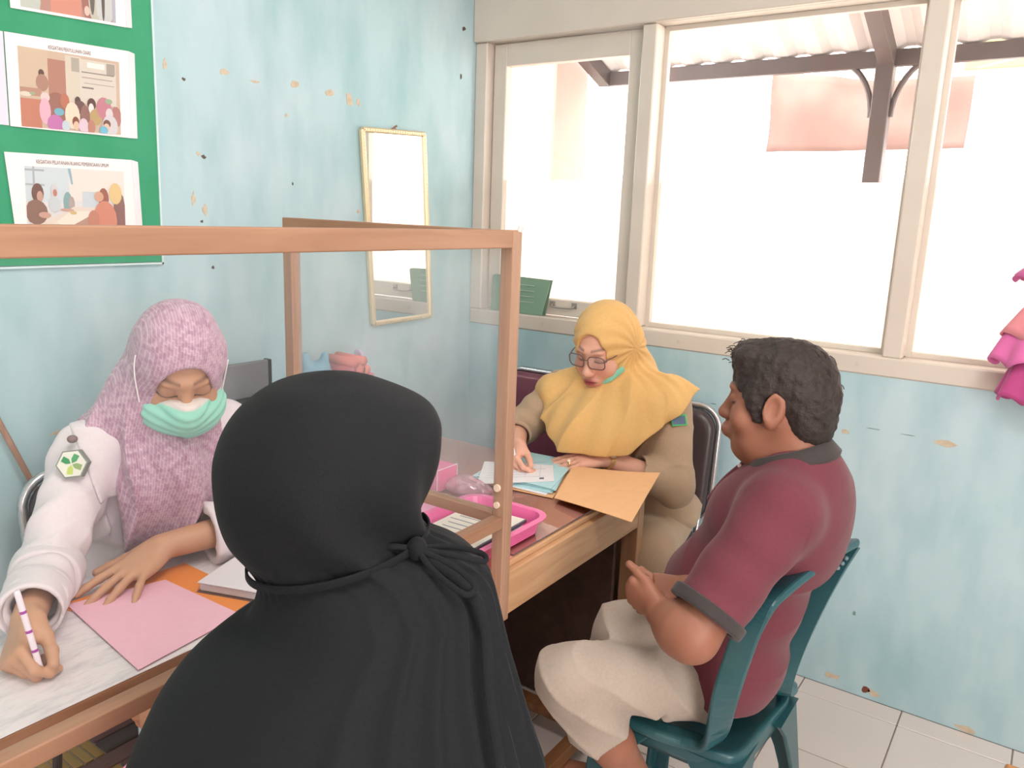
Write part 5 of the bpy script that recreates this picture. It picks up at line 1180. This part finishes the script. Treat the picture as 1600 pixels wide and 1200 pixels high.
# polo shirt
mar = cloth('maroon_jersey', (110, 53, 64), (102, 48, 58), 170, .8)
blk = cloth('charcoal_rib', (66, 60, 60), (58, 52, 52), 200, .85)
S = Solid()
S.cap(V3(1.612, -.955, 1.005), V3(1.60, -.955, .96), .072, .09, .03)
S.cap((1.615, -.97, .985), MLs+V3(0, .02, .0), .074, .074, .05).cap((1.62, -.94, .985), MRs+V3(0, -.02, 0), .070, .066, .05)
S.ell((1.565, -.935, .86), (.138, .168, .150), k=.05).ell((1.625, -.92, .90), (.095, .150, .14), k=.05).ell((1.50, -.945, .69), (.152, .165, .155), k=.05).ell((1.490, -.945, .535), (.142, .184, .12), k=.05)
sl = MLs+(MLe-MLs)*.84
S.cap(MLs, sl, .078, .068, .03); sr = MRs+(MRe-MRs)*.6; S.cap(MRs, sr, .066, .062, .03)
def mfold(P):
    return .003*wob(P, 24, 2)+crease(P, MLs, MLe, 60, .002, 2)*(P[:, 1] < -1.12)+.0055*(np.abs(np.sin(26*(P[:, 2]+.5*P[:, 0]-.3*P[:, 1])+2*wob(P, 11, 1)))**.6-.7)*np.clip((.88-P[:, 2])/.1, .25, 1)
S.disp = mfold
for a, b, p in ((MLs, MLe, sl), (MRs, MRe, sr)):
    d = nrm(b-a); S.rbox(p+d*.085, (.10, .085, .10), fr(d), .002, .004, True); S.cap(p-d*.03, p+d*.1, .058, .06, .003, True)
S.cutf(lambda P: (V3(0, 0, .425).astype(np.float32)[2]-P[:, 2])+.10*np.clip((1.52-P[:, 0])/.12, 0, 1)*0+np.maximum(0, (1.47-P[:, 0]))*.9)
shirt = obj('polo_shirt', S.mesh(.0042), mar, man, smooth=True)
for a, b, p, nm in ((MLs, MLe, sl, 1), (MRs, MRe, sr, 2)):
    d = nrm(b-a); S = Solid(); S.cap(p-d*.06, p+d*.03, .0775 if nm == 1 else .07, .0765 if nm == 1 else .069, .01); S.disp = lambda P: .002*wob(P, 30, 2); S.cut(-d, p-d*.022); S.cut(d, p+d*.004); S.cap(p-d*.05, p+d*.1, .060, .060, .002, True)
    obj('sleeve_band', S.mesh(.0035), blk, man, smooth=True, label='charcoal sleeve hem')
cn = V3(1.592, -.952, 1.038); cu_ = nrm(V3(-.30, -.02, 1)); cx_ = nrm(V3(1, .02, .30)); cy_ = np.cross(cu_, cx_)
P = []
for t in np.linspace(-2.75, 2.75, 40): P.append(cn+cx_*.088*math.cos(t)+cy_*.084*math.sin(t)+cu_*(.004*math.cos(t)-.010*max(0, -math.cos(t))))
V = []; F = []
for i, p in enumerate(P):
    o_ = nrm(p-cn-cu_*np.dot(p-cn, cu_)); top = p+cu_*.016-o_*.008
    V += [p-o_*.010-cu_*.018, top-o_*.003, top+o_*.004, p+o_*.012-cu_*.012, p+o_*.008-cu_*.020]
for i in range(len(P)-1):
    for q in range(5): F.append((i*5+q, i*5+(q+1) % 5, (i+1)*5+(q+1) % 5, (i+1)*5+q))
F += [tuple(range(5))[::-1], tuple((len(P)-1)*5+q for q in range(5))]
obj('collar', (np.array(V), F), blk, man, smooth=True, label='charcoal polo collar')
for bp_ in (V3(1.496, -.972, .995), V3(1.455, -.974, .935)):
    S = Solid(); S.ell(bp_, (.0055, .0055, .0055)); obj('button', S.mesh(.0016), mat('white_button', (236, 222, 214), .4), man, smooth=True)
obj('placket', tube(smoothpath([V3(1.515, -.965, 1.01), V3(1.468, -.965, .955), V3(1.436, -.965, .90)], 5), .010, 8), mar, man, smooth=True)
# trousers
gt = cloth('grey_trousers', (172, 158, 146), (162, 148, 136), 150, .8)
S = Solid()
S.ell((1.485, -.945, .525), (.115, .150, .085), k=.04)
hmL = MLk+(MLa-MLk)*.30; hmR = MRk+(MRa-MRk)*.75
S.chain([MLh, MLk], [.082, .066], .03).cap(MLk, hmL, .066, .066, .02)
S.chain([MRh, MRk], [.094, .070], .03).cap(MRk, hmR, .068, .066, .03)
S.disp = lambda P: .003*wob(P, 30, 5)+.0095*(np.abs(np.sin(34*(P[:, 2]+.9*P[:, 0]+.5*P[:, 1])+2.2*wob(P, 10, 3)))**.6-.7)+.0015*wob(P, 75, 1)
for a, b, p in ((MLk, MLa, hmL), (MRk, MRa, hmR)):
    d = nrm(b-a); S.rbox(p+d*.09, (.11, .09, .11), fr(d), .002, .004, True); S.cap(p-d*.02, p+d*.1, .050, .052, .003, True)
obj('trousers', S.mesh(.0048), gt, man, smooth=True)
for a_ in (MLa, MRa):
    S = Solid(); S.rbox(a_+V3(-.05, -.01, -.076), (.125, .045, .009), fr((-1, -.1, 0))@np.array(Matrix.Rotation(math.pi/2, 3, 'Z')), .006)
    obj('sandal', S.mesh(.004), mat('brown_sandal', (104, 70, 50), .6), man, smooth=True)

# ------------------------------------------------------------------- 4. woman in the black khimar, seen from behind
KSK = (196, 136, 104); fwd = nrm(V3(-.94, .34, 0)); kd = .90
def lv(L, R, d, dl=0.0): return Pd(L[0], L[1], d+dl), Pd(R[0], R[1], d)
levels = [  # left px, right px, depth, thickness, centre shift away from the camera
    ((470, 592), (540, 592), .90, .030, .02), ((420, 603), (592, 608), .90, .075, .02), ((376, 632), (660, 636), .90, .100, .02), ((348, 668), (683, 668), .90, .116, .02),
    ((333, 712), (684, 702), .90, .124, .02), ((332, 752), (679, 738), .90, .125, .02), ((338, 800), (670, 775), .90, .118, .02), ((352, 842), (662, 806), .90, .108, .02),
    ((378, 874), (659, 828), .90, .099, .02), ((396, 896), (664, 842), .90, .098, .02), ((400, 915), (700, 856), .90, .106, .02), ((394, 942), (738, 874), .90, .122, .02), ((378, 968), (768, 904), .90, .138, .02),
    ((330, 996), (780, 944), .89, .150, .02), ((282, 1036), (789, 984), .88, .160, .02), ((246, 1082), (801, 1028), .87, .168, .015), ((222, 1130), (817, 1080), .86, .176, .01),
    ((206, 1172), (833, 1130), .85, .184, .0), ((194, 1215), (848, 1178), .84, .19, .0), ((186, 1270), (862, 1225), .83, .195, .0), ((182, 1330), (868, 1300), .83, .20, .0)]
rings = []
for L, R, d, b, sh in levels:
    l, r = lv(L, R, d); c = (l+r)/2; a = (r-l)/2; away = nrm(np.cross((0, 0, 1), a)*1.0); away = away if np.dot(away, c-CAM) > 0 else -away
    rings.append(np.concatenate([c+away*sh, a, away*b]))
l = rings[-1].copy()
for dz, kx in ((.10, 1.02), (.22, 1.02)):
    q = l.copy(); q[2] -= dz; q[3:6] *= kx; q[5] *= .3; rings.append(q)
rings = smoothpath(rings, 9); nL = len(rings); A = 260; th = np.linspace(0, TAU, A, endpoint=False)
V = np.empty((nL*A, 3)); tie = -math.radians(33)
for j in range(nL):
    c, a, b = rings[j][:3], rings[j][3:6], rings[j][6:9]
    t = j/(len(levels)*9)                                  # 0 top .. 1 lower edge of the picture
    ct, st = np.cos(th), np.sin(th)
    p = c+ct[:, None]*a+st[:, None]*b
    rad = p-c; rl = np.linalg.norm(rad, axis=1, keepdims=True)
    low = min(1, max(0, (t-.43)/.12)); D = (th-tie+math.pi) % TAU-math.pi
    neck = math.exp(-((t-.44)/.05)**2)
    am = .0040*low+.012*low*min(1, max(0, (t-.45)/.4))
    fan = np.exp(-(D/.62)**2); w = np.zeros(A)
    for k, (cen, wd_, hh) in enumerate(((-.72, .09, .5), (-.48, .08, .75), (-.27, .07, .9), (-.09, .055, 1.0), (.09, .05, 1.0), (.25, .055, .9), (.42, .07, .7), (.62, .08, .5))):
        x = D-cen*(1.0+.25*t)+.02*math.sin(7*t+k); w += hh*np.exp(-(x/(wd_*.75))**2)*(1-.35*np.tanh(x/wd_))
    disp = am*(w-.45)+.0035*low*np.sin(D*5+2*t)
    up_ = 1-low
    disp += up_*(.0075*np.sin(D*7+3*math.sin(t*9))*min(1, t*4)*np.clip(t*3, 0, 1)*np.exp(-(D/1.1)**2)+neck*.0008*np.sin(th*34+2*np.sin(th*5)))
    disp += neck*.0025*np.sin(th*22+1.3*np.sin(th*9))*np.exp(-(D/1.0)**2)
    V[j*A:(j+1)*A] = p+rad/rl*disp[:, None]
i0 = np.arange(A); F = []
for j in range(nL-1): F.append(np.stack([j*A+i0, j*A+(i0+1) % A, (j+1)*A+(i0+1) % A, (j+1)*A+i0], 1))
F = [tuple(q) for q in np.vstack(F)][:]
topc = rings[0][:3]+V3(0, 0, .006); V = np.vstack([V, topc]); n_ = len(V)-1
F += [(n_, (i+1) % A, i) for i in range(A)]
bk = mat('black_crepe', (31, 32, 35), .75, noise=(260, 3, .35), c2=(26, 27, 30), bump=(320, .15), sheen=.03, spec=.10)
# body inside the robe
hc = rings[int(9*5.2)][:3]+fwd*.004; kM = fr(fwd+V3(0, 0, -.25))
sc_ = .5*(rings[9*14][:3]+rings[9*15][:3]); Ra = rings[9*15][3:6]
S = Solid(); head(S, hc+fwd*.02+V3(0, 0, -.015), kM, .88, ears=False)
kLs = sc_-Ra*.46+V3(0, 0, -.07); kRs = sc_+Ra*.46+V3(0, 0, -.07); low_ = rings[9*19][:3]
S.cap(hc+kM@V3(0, -.03, -.06), sc_, .045, .055, .03).cap(kLs, kRs, .05, k=.04).ell(sc_+V3(0, 0, -.13), (.13, .13, .16), k=.05)
pel = V3(low_[0]+.02, low_[1], .52); S.ell(pel, (.15, .15, .12), k=.05).cap(sc_+V3(0, 0, -.2), pel, .12, .13, .05)
kLh = Pd(243, 1096, 1.12); kLe = kLs+V3(-.02, -.05, -.22); kRe = kRs+V3(.02, .05, -.24)
S.chain([kLs, kLe, kLh], [.045, .038, .026], .02); S.chain([kRs, kRe, pel+fwd*.30+V3(0, .05, .12)], [.045, .038, .026], .02)
hand(S, kLh, nrm(fwd+V3(.3, -.1, -.3)), V3(-.1, -.5, .85), False, [(.4, .5, .3)]*4, sc=.9)
for s in (-.10, .10):
    sd_ = np.cross(fwd, (0, 0, 1))*s; kn = pel+sd_*1.1+fwd*.36+V3(0, 0, .0); S.chain([pel+sd_, kn, kn+V3(0, 0, -.40)], [.085, .06, .035], .03).cap(kn+V3(0, 0, -.47), kn+fwd*.12+V3(0, 0, -.485), .03, .022, .02)
v, f = S.mesh(.0055)
kcol = skin_paint(v, hc, kM, .96, KSK, (160, 92, 84))
khim = obj('person', (v, f), skin('skin_khimar', KSK), smooth=True, colors=kcol, loc=(pel[0], pel[1], 0), label='person in long black khimar tied behind the neck, seen from behind at the desk', cat='person')
kh_o = obj('khimar', (V, F), bk, khim, smooth=True, label='black khimar')
# strap, bow and tails at the neck
ring_n = rings[int(9*8.9)]
def on_ring(j, t, off=.004):
    c, a, b = rings[j][:3], rings[j][3:6], rings[j][6:9]; p = c+a*math.cos(t)+b*math.sin(t); return p+nrm(p-c)*off
jn_ = int(9*8.75)
strap = [on_ring(jn_, t, .0065) for t in np.linspace(-math.pi*1.06, .45, 60)]
obj('strap', sweep(strap, rrect(.003, .009, .0010, 2), normals=[V3(0, 0, 1)]*len(strap)), bk, khim, smooth=True)
kt = on_ring(jn_, -.52, .012)
S = Solid(); S.ell(kt, (.013, .012, .013)); S.disp = lambda P: .0015*wob(P, 160, 1); obj('knot', S.mesh(.0025), bk, khim, smooth=True)
vx = _rx = CRv; vz = V3(0, 0, 1); vc = nrm(CAM-kt)
def ribbon(pts, w=.0065, nrmv=None):
    P = smoothpath(pts, 7); return sweep(P, rrect(.0016, w, .0006, 1), normals=[nrm(np.cross(vc, (P[min(i+1, len(P)-1)]-P[max(i-1, 0)]))+V3(0, 0, .001)) for i in range(len(P))])
orr = lambda lvl, t, off: on_ring(int(9*lvl), t, off)
obj('bow_loop', ribbon([kt+vc*.006, orr(9.6, -.66, .020), orr(10.6, -.72, .022), orr(11.3, -.68, .024), orr(11.2, -.58, .026), orr(10.3, -.55, .026), orr(9.5, -.54, .026), kt+vc*.008]), bk, khim, smooth=True)
obj('bow_loop', ribbon([kt+vc*.006, orr(9.3, -.36, .020), orr(10.0, -.24, .022), orr(10.7, -.20, .024), orr(10.8, -.30, .026), orr(10.1, -.40, .026), orr(9.4, -.46, .024), kt+vc*.008]), bk, khim, smooth=True)
obj('bow_tail', ribbon([kt, kt+vx*-.026+vz*.003+vc*.010, kt+vx*-.042+vz*.002+vc*.008]), bk, khim, smooth=True)
obj('bow_tail', ribbon([kt+vc*.004]+[orr(q, -.60-.015*(q-10), .014+.002*(q-9)) for q in (9.8, 11, 12.5, 14.5, 16.5)], .010), bk, khim, smooth=True)
# pink patterned dress below the robe
S = Solid(); pk = Pd(196, 1206, .93)
S.ell(pk+V3(.02, .02, -.055), (.055, .055, .07)).cap(pk+V3(.06, .04, -.06), pk+V3(.1, .1, -.4), .07, .12, .05).cap(pel+V3(0, 0, -.05), pel+fwd*.34+V3(0, 0, -.06), .15, .12, .05)
S.disp = lambda P: .006*wob(P, 40, 2); S.cut((0, 0, -1), (0, 0, .30))
obj('dress', S.mesh(.006), mat('pink_dotted_cloth', (232, 158, 184), .8, noise=(160, 2, .06), c2=(222, 140, 172)), khim, smooth=True, label='pink dotted dress')
# stool under her (hidden by the robe)
st = empty('wooden_stool', (pel[0], pel[1], 0), 'plain wooden stool under the person in the black khimar', 'stool')
obj('seat', box((pel[0], pel[1], .385), (.30, .30, .025), .006), tan, st)
for sx in (-1, 1):
    for sy in (-1, 1): obj('leg', box((pel[0]+sx*.12, pel[1]+sy*.12, .187), (.035, .035, .372), .003), tanz, st)
